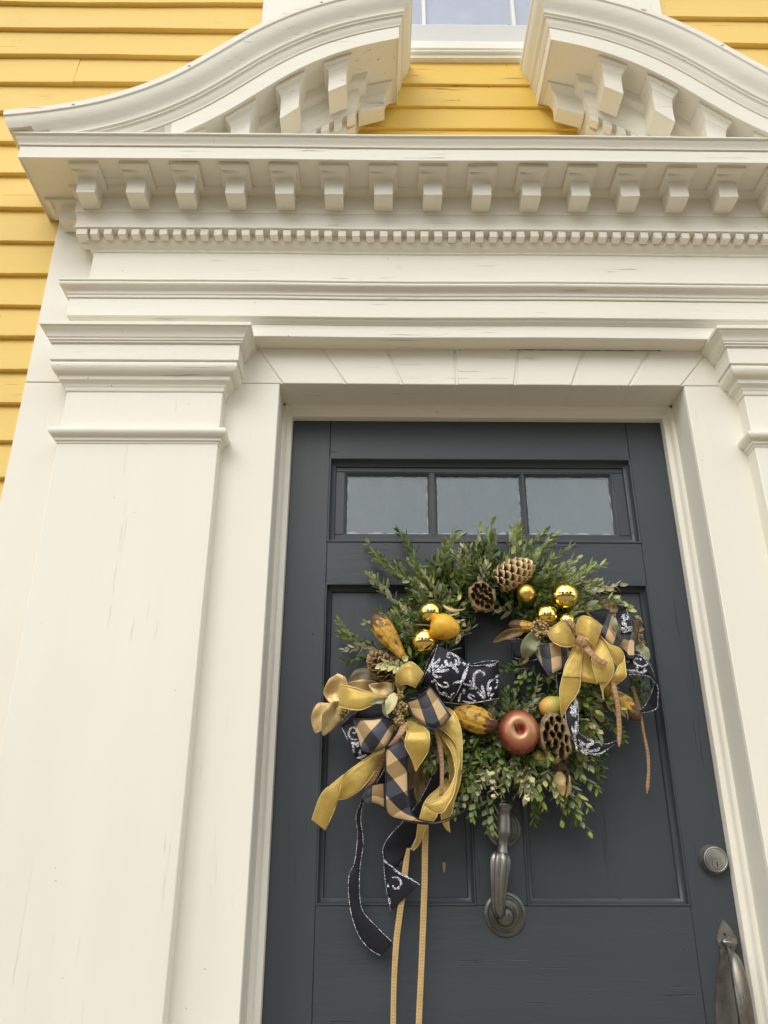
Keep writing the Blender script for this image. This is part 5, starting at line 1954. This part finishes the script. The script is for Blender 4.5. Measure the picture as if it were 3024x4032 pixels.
t = leaf_thing('curled tan leaf and thin bare twigs beside the yellow pear', at_=at(*px('E', 1400, 920), .11))
oval_leaf('leaf', 'E', (1290, 900), (1505, 940), 62, .13, .125, M['gold_leaf'], t, mid=(1385, 945, .135), curl=-.5, roll=.6)
oval_leaf('leaf', 'E', (1510, 880), (1460, 910), 34, .12, .125, M['brown_leaf'], t, curl=.3)
oval_leaf('leaf', 'E', (1450, 1180), (1408, 1275), 44, .12, .12, M['pale_leaf'], t, curl=.2)
tube('twig', [at(*px('E', x, y), .12) for x, y in ((1300, 1255), (1380, 1245), (1445, 1225))], .0008, M['twig'], t, 6)
tube('twig', [at(*px('E', x, y), .13) for x, y in ((1040, 1090), (1110, 1092), (1180, 1100))], .0018, M['twig'], t, 6)
t = leaf_thing('dark brown leaves layered behind the lower tails of the left bow', at_=at(*px('A', 1080, 1100), .07))
for bx0, by0, tx0, ty0, w_ in ((1120, 900, 980, 1210, 130), (1170, 860, 1200, 1100, 110), (1130, 1000, 1040, 1300, 140), (1080, 1130, 1060, 1330, 120), (1000, 880, 985, 1060, 70), (1180, 1050, 1110, 1230, 110)):
    oval_leaf('leaf', 'A', (bx0, by0), (tx0, ty0), w_, .062, .055+R.uniform(0, .015), M['brown_leaf'], t, curl=.2, roll=R.uniform(-.3, .3))

# broad pale sprig over the small pine cone
t = thing('pale_sprig', 'pale sage green sprig lying across the small pine cone', 'sprig', at(*px('G', 1300, 300), .13))
tube('stem', [at(*px('G', x, y), .128) for x, y in ((1750, 330), (1500, 320), (1250, 330), (1100, 330))], .0012, M['stem'], t, 6)
for bx0, by0, tx0, ty0, w_ in ((1240, 310, 1070, 390, 110), (1300, 320, 1180, 420, 140), (1360, 330, 1240, 270, 120), (1420, 320, 1400, 250, 110), (1420, 330, 1310, 450, 100), (1520, 300, 1440, 260, 130),
                               (1500, 330, 1420, 490, 110), (1540, 320, 1620, 300, 110), (1600, 250, 1690, 160, 130), (1480, 340, 1500, 480, 90), (1330, 300, 1180, 200, 60)):
    oval_leaf('leaf', 'G', (bx0, by0), (tx0, ty0), w_, .128, .135, LEAF[3] if w_ > 100 else LEAF[2], t, curl=.25, roll=R.uniform(-.4, .4), n=8)

# ------------------------------------------------------------------ left bow
GR, PL, PX_, BK, BR, TN = M['gold_ribbon'], M['plaid'], M['plaid_x'], M['black_ribbon'], M['brown_ribbon'], M['tan_ribbon']
GE, BE, SE = M['gold_edge'], M['black_edge'], M['silver']
lb = thing('ribbon_bow', 'left bow of gold, checked and silver patterned ribbon with long tails down the door', 'bow', at(*px('A', 900, 560), .12), 'ribbon bows on the wreath')
# patterned black ribbon: the big twisted loop to the right
o1, s1, _ = ribbon('loop', [('X', 1000, 545, 980, 1180, .085), ('X', 1250, 490, 1250, 1170, .075), ('X', 1480, 488, 1482, 1160, .085)], BK, lb, edge=SE)
o1, s1, _ = ribbon('loop', [('X', 820, 560, 460, 1250, .105), ('X', 1000, 578, 830, 1290, .112), ('X', 1250, 560, 1200, 1238, .115), ('X', 1400, 535, 1390, 1200, .108), ('X', 1482, 500, 1485, 1185, .090)], BK, lb, edge=SE, bulge=.004)
ST1 = [(36, [(1075, 1000), (1030, 930), (1015, 830), (1045, 730), (1120, 680), (1200, 700), (1220, 770)]), (34, [(1080, 1000), (1010, 930), (940, 850)]),
       (34, [(1080, 1010), (1010, 990), (930, 1010)]), (26, [(1090, 985), (960, 950), (830, 920)]), (30, [(1235, 1180), (1200, 1050), (1172, 930)]), (16, [(1100, 1000), (1170, 1080), (1225, 1180)]),
       (30, [(1220, 1200), (1150, 1120), (1080, 1070)]), (34, [(1300, 1150), (1285, 1000), (1310, 880), (1400, 820), (1450, 860), (1440, 960), (1420, 1010)]),
       (38, [(1300, 1110), (1310, 1040), (1350, 965)]), (26, [(1325, 1200), (1350, 1130), (1395, 1090)]), (26, [(1420, 800), (1455, 770), (1470, 745)]),
       (26, [(1080, 1250), (970, 1190), (925, 1150), (960, 1110), (1040, 1160)]), (30, [(740, 1260), (745, 1190), (790, 1080)]), (34, [(850, 1000), (835, 1050), (830, 1110)]),
       (22, [(800, 1230), (900, 1260), (1040, 1250)]), (30, [(1240, 575), (1330, 575), (1440, 540)]), (24, [(820, 900), (880, 930), (980, 950)])]
scrolls('glitter_scroll', 'X', ST1, s1, SE, o1)
o2, s2, _ = ribbon('loop', [('X', 345, 185, 925, 522, .140), ('X', 200, 420, 760, 640, .120), ('X', 110, 650, 620, 880, .105), ('X', 20, 880, 520, 1150, .10)], BK, lb, edge=SE)
o2, s2, _ = ribbon('loop', [('X', 350, 185, 930, 525, .145), ('X', 285, 390, 905, 640, .152), ('X', 195, 570, 820, 850, .152), ('X', 110, 750, 710, 1080, .145), ('X', 40, 890, 590, 1238, .130)], BK, lb, edge=SE, bulge=.006)
ST2 = [(40, [(190, 590), (280, 590), (370, 580)]), (34, [(200, 560), (330, 520), (400, 430)]), (32, [(210, 600), (250, 520), (270, 430)]), (34, [(300, 680), (380, 640), (450, 550)]),
       (36, [(330, 690), (450, 670), (560, 650)]), (34, [(260, 640), (280, 740), (350, 790), (420, 780)]), (34, [(200, 600), (190, 650), (200, 700)]), (30, [(250, 620), (300, 670), (350, 700)]),
       (36, [(560, 580), (500, 520), (510, 460)]), (42, [(600, 580), (590, 540), (560, 520)]), (30, [(600, 590), (690, 580), (750, 520), (730, 430), (640, 370), (560, 340), (530, 400), (590, 440)]),
       (30, [(620, 590), (690, 530), (670, 450)]), (38, [(600, 590), (690, 640), (730, 720)]), (22, [(390, 640), (480, 590), (600, 580)]),
       (34, [(920, 540), (860, 760), (790, 870), (720, 880), (630, 910)]), (30, [(900, 640), (850, 700), (800, 860)]), (34, [(910, 580), (850, 550), (800, 510)]),
       (24, [(300, 840), (330, 880), (380, 930), (450, 970), (540, 960), (520, 900), (450, 890)]), (26, [(300, 830), (260, 870), (220, 880)]), (22, [(310, 860), (340, 990), (400, 1080), (520, 1140), (600, 1180)]),
       (22, [(420, 1080), (480, 1080), (530, 1110)]), (22, [(580, 1190), (620, 1110), (660, 1090)])]
scrolls('glitter_scroll', 'X', ST2, s2, SE, o2)
# plain side of the patterned ribbon, lower left
ribbon('loop', [('I', 155, 395, 345, 345, .075), ('I', 230, 320, 350, 270, .065), ('I', 300, 250, 420, 210, .060)], BK, lb, edge=SE)
o3, s3, _ = ribbon('loop', [('I', 152, 400, 380, 335, .080), ('I', 240, 590, 440, 560, .090), ('I', 310, 735, 470, 720, .092), ('I', 375, 868, 600, 790, .085), ('I', 470, 930, 660, 830, .075)], BK, lb, edge=None)
ST3 = [(20, [(400, 600), (310, 590), (270, 520), (300, 440), (360, 430), (385, 480), (350, 510), (325, 490)]), (26, [(430, 640), (370, 650), (295, 650)]), (26, [(430, 650), (340, 690), (355, 800)]),
       (26, [(430, 660), (400, 690), (410, 710)]), (24, [(440, 740), (430, 800), (470, 850)]), (24, [(380, 865), (450, 850), (530, 820)]), (20, [(440, 850), (465, 900), (475, 925)]), (12, [(165, 420), (220, 520), (262, 630)])]
scrolls('glitter_scroll', 'I', ST3, s3, SE, o3)
# patterned ribbon tails
o, s, _ = ribbon('tail', [('A', 1185, 640, 1255, 640, .085), ('A', 1238, 850, 1330, 860, .085), ('A', 1205, 1020, 1300, 1060, .08), ('A', 1140, 1180, 1240, 1220, .07), ('A', 1060, 1320, 1160, 1370, .06),
                          ('D', 780, 170, 905, 200, .05), ('D', 700, 262, 865, 280, .04), ('D', 605, 368, 800, 385, .035), ('D', 566, 455, 752, 470, .03), ('D', 580, 545, 668, 585, .03)], BK, lb, edge=SE)
o, s, _ = ribbon('tail', [('D', 572, 520, 590, 540, .035, .045), ('D', 580, 640, 680, 612, .038, .05), ('D', 596, 760, 760, 660, .04, .055), ('D', 625, 895, 832, 706, .04, .055)], M['black_ribbon'], lb, edge=SE, er=.0008)
scrolls('glitter_scroll', 'D', [(10, [(630, 655), (680, 660), (700, 700), (670, 735)]), (9, [(640, 710), (650, 735), (690, 735)]), (10, [(600, 700), (606, 716), (606, 725)]), (10, [(610, 800), (618, 830), (616, 850)]),
                                (9, [(640, 590), (680, 620), (740, 650), (825, 700)]), (8, [(575, 520), (590, 545), (640, 580)])], s, SE, o, .0008)
ribbon('tail', [('D', 408, 105, 425, 112, .06), ('D', 372, 215, 406, 225, .05), ('D', 384, 340, 424, 400, .045), ('D', 362, 540, 402, 570, .04), ('D', 322, 640, 396, 680, .038), ('D', 318, 780, 400, 800, .036),
                ('D', 345, 950, 425, 905, .034), ('D', 400, 1090, 520, 1010, .032), ('D', 478, 1178, 590, 1080, .03), ('D', 552, 1222, 643, 1132, .028)], BK, lb, edge=SE, er=.0008)
ribbon('tail', [('A', 690, 1010, 780, 1010, .06), ('A', 650, 1150, 760, 1160, .055), ('A', 560, 1250, 640, 1260, .05), ('A', 525, 1320, 545, 1330, .05)], BK, lb, edge=None)
tube('selvedge', [at(*px('A', x, y), .066) for x, y in ((750, 1000), (715, 1070), (665, 1145))], .0009, SE, lb, 6)
# gold loops
ribbon('loop', [('G', 420, 690, 395, 1080, .115), ('G', 600, 676, 560, 1000, .095), ('G', 900, 790, 850, 1000, .09)], GR, lb, edge=GE, er=.0005)
ribbon('loop', [('G', 1420, 900, 1400, 950, .125), ('G', 1300, 905, 1240, 965, .13), ('G', 1050, 850, 1000, 1085, .145), ('G', 750, 765, 800, 1163, .15), ('G', 560, 715, 600, 1150, .145), ('G', 425, 688, 392, 1090, .125)], GR, lb, edge=GE, er=.0005, bulge=.006)
ribbon('loop', [('H', 700, 860, 765, 800, .10), ('H', 690, 700, 775, 640, .11), ('H', 655, 560, 745, 618, .13), ('H', 672, 410, 800, 600, .15), ('H', 760, 300, 850, 598, .16), ('H', 880, 245, 905, 620, .165),
                ('H', 1000, 325, 950, 640, .16), ('H', 1112, 440, 985, 655, .15)], GR, lb, edge=GE, er=.0005, bulge=.003)
ribbon('loop', [('H', 1112, 440, 985, 655, .148), ('H', 1040, 330, 900, 500, .12), ('H', 930, 240, 820, 420, .11), ('H', 860, 230, 740, 480, .11)], GR, lb, edge=GE, er=.0005)
# checked loops
ribbon('loop', [('I', 340, 280, 335, 300, .12), ('I', 420, 185, 400, 290, .10), ('I', 580, 160, 560, 290, .095), ('I', 760, 155, 760, 270, .10)], BK, lb, edge=BE, er=.0012)
ribbon('loop', [('I', 335, 300, 455, 745, .125), ('I', 420, 305, 505, 768, .14), ('I', 520, 305, 600, 778, .15), ('I', 650, 300, 710, 750, .155), ('I', 780, 280, 810, 690, .15), ('I', 880, 310, 880, 580, .14), ('I', 950, 360, 930, 480, .13)],
       PL, lb, edge=BE, er=.0014, bulge=.008, shear=-.62)
ribbon('loop', [('A', 905, 380, 905, 420, .11), ('A', 1010, 330, 1060, 420, .10), ('A', 1110, 240, 1200, 320, .10), ('A', 1160, 215, 1300, 400, .11)], BK, lb, edge=BE, er=.0012)
ribbon('loop', [('A', 915, 405, 960, 470, .135), ('A', 1010, 372, 1080, 578, .150), ('A', 1092, 325, 1205, 643, .158), ('A', 1145, 270, 1300, 590, .155), ('A', 1165, 235, 1366, 510, .138)], PX_, lb, edge=BE, er=.0016, bulge=.007, shear=0)
# checked long tail
ribbon('tail', [('A', 850, 740, 935, 700, .135), ('A', 770, 795, 965, 755, .14), ('A', 752, 860, 968, 860, .143), ('A', 755, 980, 958, 980, .14), ('A', 758, 1120, 962, 1130, .135), ('A', 752, 1280, 972, 1300, .13),
                ('A', 775, 1432, 1000, 1425, .125), ('A', 880, 1482, 1060, 1480, .12), ('A', 1020, 1515, 1140, 1502, .118), ('A', 1190, 1528, 1240, 1506, .115), ('A', 1350, 1488, 1400, 1452, .10), ('A', 1490, 1402, 1520, 1382, .085)],
       PL, lb, edge=BE, er=.0014, shear=.60, bulge=.004)
ribbon('tail', [('A', 800, 1140, 790, 1420, .10), ('A', 745, 1150, 755, 1388, .105), ('A', 665, 1155, 650, 1335, .115), ('A', 590, 1185, 600, 1342, .12), ('A', 530, 1275, 560, 1322, .11)], PX_, lb, edge=BE, er=.0010, bulge=.008, uw=.05)
# gold tails
ribbon('tail', [('A', 800, 800, 850, 850, .09), ('A', 650, 862, 745, 885, .10), ('A', 520, 950, 620, 1090, .10), ('A', 410, 1030, 510, 1215, .095), ('A', 360, 1085, 400, 1285, .085), ('A', 335, 1170, 305, 1302, .08)], GR, lb, edge=GE, er=.0005, bulge=.004)
ribbon('tail', [('A', 365, 1065, 345, 1110, .10), ('A', 290, 1125, 330, 1200, .10), ('A', 200, 1205, 305, 1300, .098), ('A', 140, 1275, 285, 1370, .09), ('A', 95, 1395, 245, 1470, .08), ('A', 65, 1490, 188, 1586, .07)], GR, lb, edge=GE, er=.0005, bulge=.004)
ribbon('tail', [('A', 215, 1180, 200, 1200, .07), ('A', 170, 1225, 215, 1240, .065), ('A', 132, 1290, 160, 1290, .06)], GR, lb, edge=GE, er=.0005)
ribbon('tail', [('A', 960, 560, 1050, 565, .135), ('A', 945, 620, 1110, 620, .15), ('A', 955, 672, 1158, 668, .165)], GR, lb, edge=GE, er=.0005, bulge=-.004)
ribbon('tail', [('A', 955, 674, 1158, 670, .166), ('A', 938, 745, 1166, 755, .17), ('A', 938, 808, 1150, 850, .165), ('A', 985, 895, 1108, 925, .158), ('A', 1015, 965, 1068, 980, .153), ('A', 1034, 1033, 1040, 1035, .15)], GR, lb, edge=GE, er=.0006, bulge=.006)
ribbon('tail', [('A', 1180, 560, 1300, 430, .10), ('A', 1250, 625, 1390, 480, .12), ('A', 1320, 680, 1450, 610, .125), ('A', 1400, 770, 1468, 740, .125), ('A', 1436, 870, 1470, 850, .125), ('A', 1442, 970, 1468, 960, .12), ('A', 1415, 1100, 1460, 1080, .115),
                ('A', 1370, 1215, 1440, 1180, .11), ('A', 1305, 1360, 1400, 1300, .10), ('A', 1272, 1440, 1372, 1420, .09), ('A', 1288, 1520, 1345, 1500, .08), ('A', 1335, 1590, 1355, 1606, .075)], GR, lb, edge=GE, er=.0005)
ribbon('tail', [('A', 1230, 630, 1280, 620, .11), ('A', 1300, 740, 1370, 710, .115), ('A', 1365, 850, 1430, 840, .12), ('A', 1395, 960, 1445, 930, .122), ('O', 850, 400, 890, 400, .125), ('O', 810, 550, 865, 580, .13), ('O', 710, 730, 815, 800, .135),
                ('O', 570, 865, 735, 950, .14), ('O', 430, 922, 640, 1092, .14), ('O', 340, 940, 470, 1100, .135), ('O', 296, 948, 302, 968, .125)], GR, lb, edge=GE, er=.0005, bulge=.004)
ribbon('tail', [('A', 1240, 640, 1270, 650, .095), ('A', 1290, 800, 1350, 790, .095), ('A', 1330, 930, 1390, 930, .09), ('A', 1350, 1060, 1390, 1060, .085), ('O', 745, 560, 800, 600, .08)], GR, lb, edge=GE, er=.0005)
ribbon('tail', [('O', 700, 500, 765, 560, .075), ('O', 560, 670, 750, 700, .085), ('O', 410, 800, 620, 880, .09), ('O', 320, 920, 480, 1000, .095), ('O', 280, 1020, 540, 1130, .10), ('O', 230, 1200, 470, 1250, .10), ('O', 200, 1330, 350, 1345, .095),
                ('O', 170, 1540, 282, 1530, .08), ('O', 110, 1700, 215, 1670, .065), ('O', 80, 1745, 120, 1765, .06)], GR, lb, edge=GE, er=.0005)
# grosgrain
ribbon('tail', [('A', 900, 590, 970, 575, .155), ('A', 850, 700, 925, 680, .165), ('A', 770, 805, 850, 770, .16)], BR, lb, bulge=.001, uw=.016)
ribbon('tail', [('A', 745, 850, 790, 850, .115), ('A', 690, 930, 750, 925, .11), ('A', 640, 1040, 705, 1040, .10), ('A', 590, 1150, 655, 1130, .095), ('A', 537, 1218, 590, 1185, .09)], BR, lb, bulge=.001, uw=.016)
ribbon('tail', [('A', 1200, 640, 1245, 640, .115), ('A', 1232, 780, 1280, 775, .12), ('A', 1255, 930, 1298, 925, .12), ('A', 1262, 1090, 1300, 1080, .12), ('A', 1253, 1270, 1290, 1265, .115)], BR, lb, bulge=.001, uw=.016)
ribbon('tail', [('O', 270, 1250, 385, 1250, .085), ('O', 285, 1350, 388, 1350, .08), ('D', 850, 450, 895, 450, .055), ('D', 848, 650, 892, 650, .045), ('D', 838, 950, 883, 950, .04), ('D', 825, 1300, 868, 1300, .04),
                ('D', 805, 1720, 850, 1720, .04), ('D', 795, 2100, 838, 2100, .04), ('D', 760, 2700, 802, 2700, .045)], TN, lb, bulge=.0005, uw=.0105, m=8)
ribbon('tail', [('D', 740, 440, 765, 440, .055), ('D', 712, 560, 755, 560, .05), ('D', 690, 760, 733, 760, .045), ('D', 662, 960, 706, 960, .04), ('D', 642, 1130, 686, 1130, .038), ('D', 628, 1400, 668, 1400, .038),
                ('D', 622, 1720, 662, 1720, .038), ('D', 622, 2100, 662, 2100, .038), ('D', 640, 2600, 680, 2600, .04)], TN, lb, bulge=.0005, uw=.0105, m=8)
def knot(c, x, y, rp, h, ang, parent, mat):
    p = at(*px(c, x, y), h)
    r = rp/CR[c][2]/px_m(*px(c, x, y), h)
    ca, sa = math.cos(ang), math.sin(ang)
    V, F, UV = [], [], []
    n, m_ = 28, 9
    for i in range(n+1):
        a = 2*math.pi*i/n
        for k in range(m_):
            b_ = (k/(m_-1)-.5)*2
            rr = r*(1-.16*b_*b_+.03*math.sin(k*2.2))*(1+.05*math.sin(a*3+k))
            X_, Y_, Z_ = b_*r*.95, -math.sin(a)*rr*.75, math.cos(a)*rr
            V.append((p.x+X_*ca-Z_*sa, p.y+Y_, p.z+X_*sa+Z_*ca))
            UV.append((k/(m_-1), i/4))
    for i in range(n):
        for k in range(m_-1):
            q = i*m_+k
            F.append((q, q+1, q+1+m_, q+m_))
    return obj('knot', V, F, mat, parent, smooth=60, uvs=UV)
knot('A', 880, 570, 48, .135, .5, lb, BR)

# ------------------------------------------------------------------ right bow
rb_ = thing('ribbon_bow', 'right bow with wide gold loops over checked ribbon at the right of the wreath', 'bow', at(*px('J', 1130, 700), .12), 'ribbon bows on the wreath')
# patterned ribbon
ribbon('loop', [('K', 560, 160, 620, 292, .075), ('K', 650, 148, 690, 285, .06), ('K', 740, 160, 745, 265, .06), ('K', 778, 195, 786, 232, .075)], BK, rb_, edge=SE)
o, s, _ = ribbon('loop', [('K', 580, 310, 786, 225, .085), ('K', 600, 420, 832, 400, .10), ('K', 640, 560, 890, 540, .105), ('K', 690, 700, 892, 690, .10)], BK, rb_, edge=SE)
scrolls('glitter_scroll', 'K', [(44, [(760, 320), (730, 370), (760, 420), (800, 400)]), (34, [(790, 340), (810, 380), (790, 430)]), (40, [(770, 440), (730, 480), (760, 520), (800, 500)]), (30, [(780, 520), (790, 560), (860, 570)]),
                                (30, [(680, 570), (740, 600), (840, 590)]), (24, [(690, 610), (760, 640), (860, 630)]), (30, [(880, 540), (860, 600), (870, 650)]), (20, [(700, 650), (760, 660), (800, 655)])], s, SE, o)
ribbon('loop', [('K', 110, 262, 130, 300, .10), ('K', 250, 225, 270, 330, .09), ('K', 400, 185, 430, 320, .085), ('K', 480, 170, 520, 300, .08)], BK, rb_, edge=SE)
o, s, _ = ribbon('loop', [('K', 700, 960, 620, 1400, .085), ('K', 950, 1000, 800, 1445, .095), ('K', 1040, 1035, 950, 1450, .10), ('K', 1130, 1130, 1100, 1460, .10), ('K', 1210, 1230, 1215, 1490, .095), ('K', 1280, 1380, 1290, 1560, .085), ('K', 1325, 1520, 1362, 1665, .075)],
                 BK, rb_, edge=SE, bulge=.005)
scrolls('glitter_scroll', 'K', [(24, [(1010, 1170), (970, 1150), (930, 1200), (980, 1270), (1080, 1300), (1180, 1260), (1150, 1220)]), (20, [(1010, 1170), (1060, 1160), (1050, 1190)]), (16, [(950, 1080), (1050, 1090), (1130, 1160), (1190, 1250)]),
                                (28, [(790, 1360), (880, 1380), (980, 1370), (1000, 1330), (960, 1330)]), (30, [(980, 1400), (1080, 1410), (1150, 1370), (1110, 1340)]), (18, [(780, 1200), (820, 1215), (850, 1200)]), (14, [(790, 1400), (900, 1420), (1020, 1420)]),
                                (26, [(560, 1300), (590, 1330), (620, 1330)])], s, SE, o)
ribbon('loop', [('L', 1165, 0, 1165, 15, .075), ('L', 1480, 18, 1470, 36, .07), ('L', 1575, 90, 1560, 115, .065), ('L', 1625, 230, 1560, 190, .06), ('L', 1620, 400, 1520, 320, .055), ('L', 1612, 500, 1450, 450, .05), ('L', 1520, 556, 1400, 512, .05), ('L', 1375, 577, 1350, 535, .05)],
       BK, rb_, edge=SE)
o, s, _ = ribbon('tail', [('L', 345, 300, 425, 300, .125), ('L', 300, 480, 460, 470, .13), ('L', 285, 640, 465, 640, .135), ('L', 335, 840, 468, 835, .135), ('L', 420, 1000, 535, 915, .13), ('L', 560, 1130, 640, 975, .125), ('L', 720, 1195, 765, 1015, .115), ('L', 870, 1120, 890, 1030, .105), ('L', 990, 1030, 1030, 975, .10)],
                 BK, rb_, edge=SE, bulge=.004)
scrolls('glitter_scroll', 'L', [(40, [(430, 620), (400, 520), (350, 470)]), (36, [(430, 640), (380, 580), (350, 560)]), (40, [(420, 540), (430, 440), (400, 360)]), (36, [(400, 330), (380, 360), (420, 400)]), (30, [(440, 700), (430, 800), (440, 900)]),
                                (24, [(370, 770), (410, 900), (450, 1130)]), (30, [(470, 960), (560, 1040), (660, 1030), (670, 990), (600, 960)]), (30, [(480, 1000), (580, 1150), (600, 1185)]), (30, [(560, 1100), (640, 1130), (750, 1110), (770, 1080)]),
                                (20, [(600, 1140), (700, 1180), (800, 1160), (870, 1120)]), (28, [(500, 1110), (540, 1150), (560, 1170)]), (26, [(580, 1080), (610, 1070), (600, 1100)])], s, SE, o)
ribbon('loop', [('B', 255, 1232, 300, 1400, .07), ('B', 340, 1222, 380, 1420, .075), ('B', 430, 1260, 470, 1420, .075), ('B', 560, 1230, 560, 1400, .075)], BK, rb_, edge=SE)
ribbon('tail', [('C', 690, 60, 760, 60, .09), ('C', 690, 180, 740, 200, .085), ('C', 705, 330, 740, 340, .085)], BK, rb_, edge=SE)
# checked loops
ribbon('loop', [('J', 232, 850, 240, 862, .10), ('J', 270, 810, 360, 1085, .12), ('J', 360, 775, 430, 1195, .135), ('J', 480, 735, 540, 1308, .145), ('J', 640, 700, 680, 1245, .145), ('J', 780, 760, 790, 1190, .135), ('J', 860, 800, 860, 1100, .125)],
       PX_, rb_, edge=BE, er=.0010, bulge=.006)
ribbon('loop', [('K', 90, 292, 95, 300, .13), ('K', 160, 262, 250, 430, .125), ('K', 300, 238, 345, 545, .12), ('K', 465, 243, 400, 600, .12)], BK, rb_, edge=BE, er=.0008)
ribbon('loop', [('K', 466, 245, 290, 700, .122), ('K', 545, 380, 430, 830, .13), ('K', 600, 560, 520, 900, .13), ('K', 670, 700, 590, 915, .125), ('K', 728, 795, 680, 880, .115)], PX_, rb_, edge=BE, er=.0009, bulge=.005, uw=.06)
ribbon('loop', [('K', 690, 705, 600, 930, .10), ('K', 790, 700, 700, 1000, .105), ('K', 862, 700, 780, 1070, .11), ('K', 905, 640, 830, 1150, .112), ('K', 935, 700, 935, 1140, .11)], PL, rb_, edge=BE, er=.0008, uw=.06)
ribbon('loop', [('K', 908, 440, 1030, 450, .10), ('K', 902, 560, 1022, 590, .095), ('K', 912, 720, 990, 750, .09), ('K', 932, 900, 962, 905, .085), ('K', 938, 1080, 945, 1080, .085)], M['brown_leaf'], rb_, edge=BE, er=.0007)
ribbon('loop', [('K', 905, 480, 915, 500, .10), ('K', 930, 412, 945, 428, .098), ('K', 1000, 385, 1010, 425, .095), ('K', 1055, 376, 1045, 450, .09), ('K', 1100, 490, 1085, 500, .085), ('K', 1145, 602, 1130, 590, .08)], PX_, rb_, edge=BE, er=.0008, uw=.06)
# gold loops
ribbon('loop', [('J', 498, 548, 506, 568, .155), ('J', 590, 430, 600, 690, .165), ('J', 700, 352, 740, 772, .17), ('J', 808, 290, 880, 795, .165), ('J', 900, 420, 985, 770, .155), ('J', 985, 560, 1040, 720, .145)], GR, rb_, edge=GE, er=.0006, bulge=.006)
ribbon('loop', [('J', 640, 660, 640, 715, .15), ('J', 760, 620, 780, 790, .13), ('J', 900, 620, 900, 792, .125), ('J', 1000, 640, 990, 770, .13)], GR, rb_, edge=GE, er=.0005)
ribbon('loop', [('J', 1020, 420, 1028, 560, .14), ('J', 1100, 245, 1060, 562, .155), ('J', 1190, 214, 1150, 590, .165), ('J', 1300, 245, 1240, 645, .172), ('J', 1420, 315, 1320, 720, .17), ('J', 1530, 402, 1400, 792, .155)], GR, rb_, edge=GE, er=.0006, bulge=.006)
ribbon('loop', [('J', 1530, 410, 1400, 785, .15), ('J', 1440, 520, 1370, 760, .12), ('J', 1300, 600, 1270, 740, .12), ('J', 1230, 640, 1230, 780, .125)], GR, rb_, edge=GE, er=.0005)
# gold tails
ribbon('tail', [('J', 1000, 740, 1150, 800, .14), ('J', 920, 950, 1145, 960, .148), ('J', 835, 1130, 1132, 1140, .15), ('J', 785, 1340, 1118, 1350, .15), ('L', 238, 50, 500, 50, .148), ('L', 200, 220, 494, 190, .145), ('L', 198, 330, 435, 330, .143),
                ('L', 206, 450, 340, 455, .14), ('L', 216, 560, 280, 560, .135), ('L', 224, 645, 232, 648, .13)], GR, rb_, edge=GE, er=.0006, bulge=.004)
ribbon('tail', [('J', 1150, 800, 1230, 850, .13), ('J', 1148, 1000, 1310, 1080, .135), ('J', 1125, 1200, 1370, 1260, .14), ('J', 1120, 1320, 1410, 1400, .145), ('J', 1122, 1440, 1430, 1490, .14)], GR, rb_, edge=GE, er=.0005)
ribbon('tail', [('K', 100, 900, 200, 800, .13), ('K', 130, 960, 285, 790, .14), ('K', 130, 1080, 400, 915, .15), ('K', 150, 1230, 505, 1130, .155), ('K', 190, 1420, 557, 1350, .155), ('K', 240, 1600, 480, 1550, .15), ('L', 770, 130, 880, 165, .145), ('L', 812, 270, 834, 245, .14), ('L', 832, 388, 838, 384, .135)],
       GR, rb_, edge=GE, er=.0006, bulge=.004)
ribbon('tail', [('K', 200, 700, 210, 760, .12), ('K', 270, 698, 290, 800, .13), ('K', 400, 828, 440, 980, .14), ('K', 520, 900, 490, 1100, .14), ('K', 640, 942, 560, 1215, .138), ('K', 715, 1015, 600, 1268, .135), ('K', 752, 1110, 648, 1292, .13)], GR, rb_, edge=GE, er=.0006, bulge=.005)
ribbon('tail', [('K', 752, 1100, 700, 1230, .135), ('K', 762, 1240, 640, 1300, .14), ('K', 782, 1400, 590, 1400, .145), ('K', 778, 1490, 540, 1480, .145), ('K', 700, 1570, 470, 1570, .14), ('L', 1060, 140, 900, 150, .135), ('L', 960, 214, 850, 208, .13)], GR, rb_, edge=GE, er=.0006, bulge=.003)
# grosgrain
ribbon('loop', [('J', 828, 330, 885, 420, .175), ('J', 880, 292, 925, 400, .182), ('J', 950, 305, 945, 430, .182), ('J', 1022, 380, 965, 470, .178), ('J', 1026, 470, 950, 500, .172), ('J', 1022, 600, 950, 540, .165)], BR, rb_, bulge=.001, uw=.016)
ribbon('tail', [('J', 1150, 790, 1262, 760, .165), ('J', 1210, 880, 1310, 820, .17), ('J', 1290, 965, 1370, 890, .172), ('J', 1430, 1090, 1490, 1000, .172), ('J', 1582, 1168, 1635, 1070, .17)], BR, rb_, bulge=.001, uw=.018)
ribbon('tail', [('L', 880, -60, 950, -60, .12), ('L', 905, 60, 980, 60, .13), ('L', 945, 210, 1020, 200, .14), ('L', 995, 400, 1065, 400, .14), ('L', 1018, 600, 1085, 600, .135), ('L', 1028, 800, 1098, 800, .13), ('L', 1032, 980, 1092, 970, .128), ('L', 1050, 1075, 1072, 1070, .126)], BR, rb_, bulge=.003, uw=.017)
ribbon('tail', [('L', 1215, 200, 1280, 200, .05), ('L', 1290, 400, 1345, 400, .045), ('L', 1350, 560, 1388, 560, .04), ('L', 1395, 850, 1435, 850, .035), ('L', 1450, 1150, 1498, 1150, .032), ('L', 1466, 1400, 1512, 1400, .03), ('L', 1445, 1650, 1502, 1650, .028), ('C', 1524, 1190, 1556, 1190, .027), ('C', 1532, 1248, 1537, 1240, .026)],
       BR, rb_, bulge=.0008, uw=.014)
knot('J', 1130, 690, 110, .165, -.45, rb_, BR)
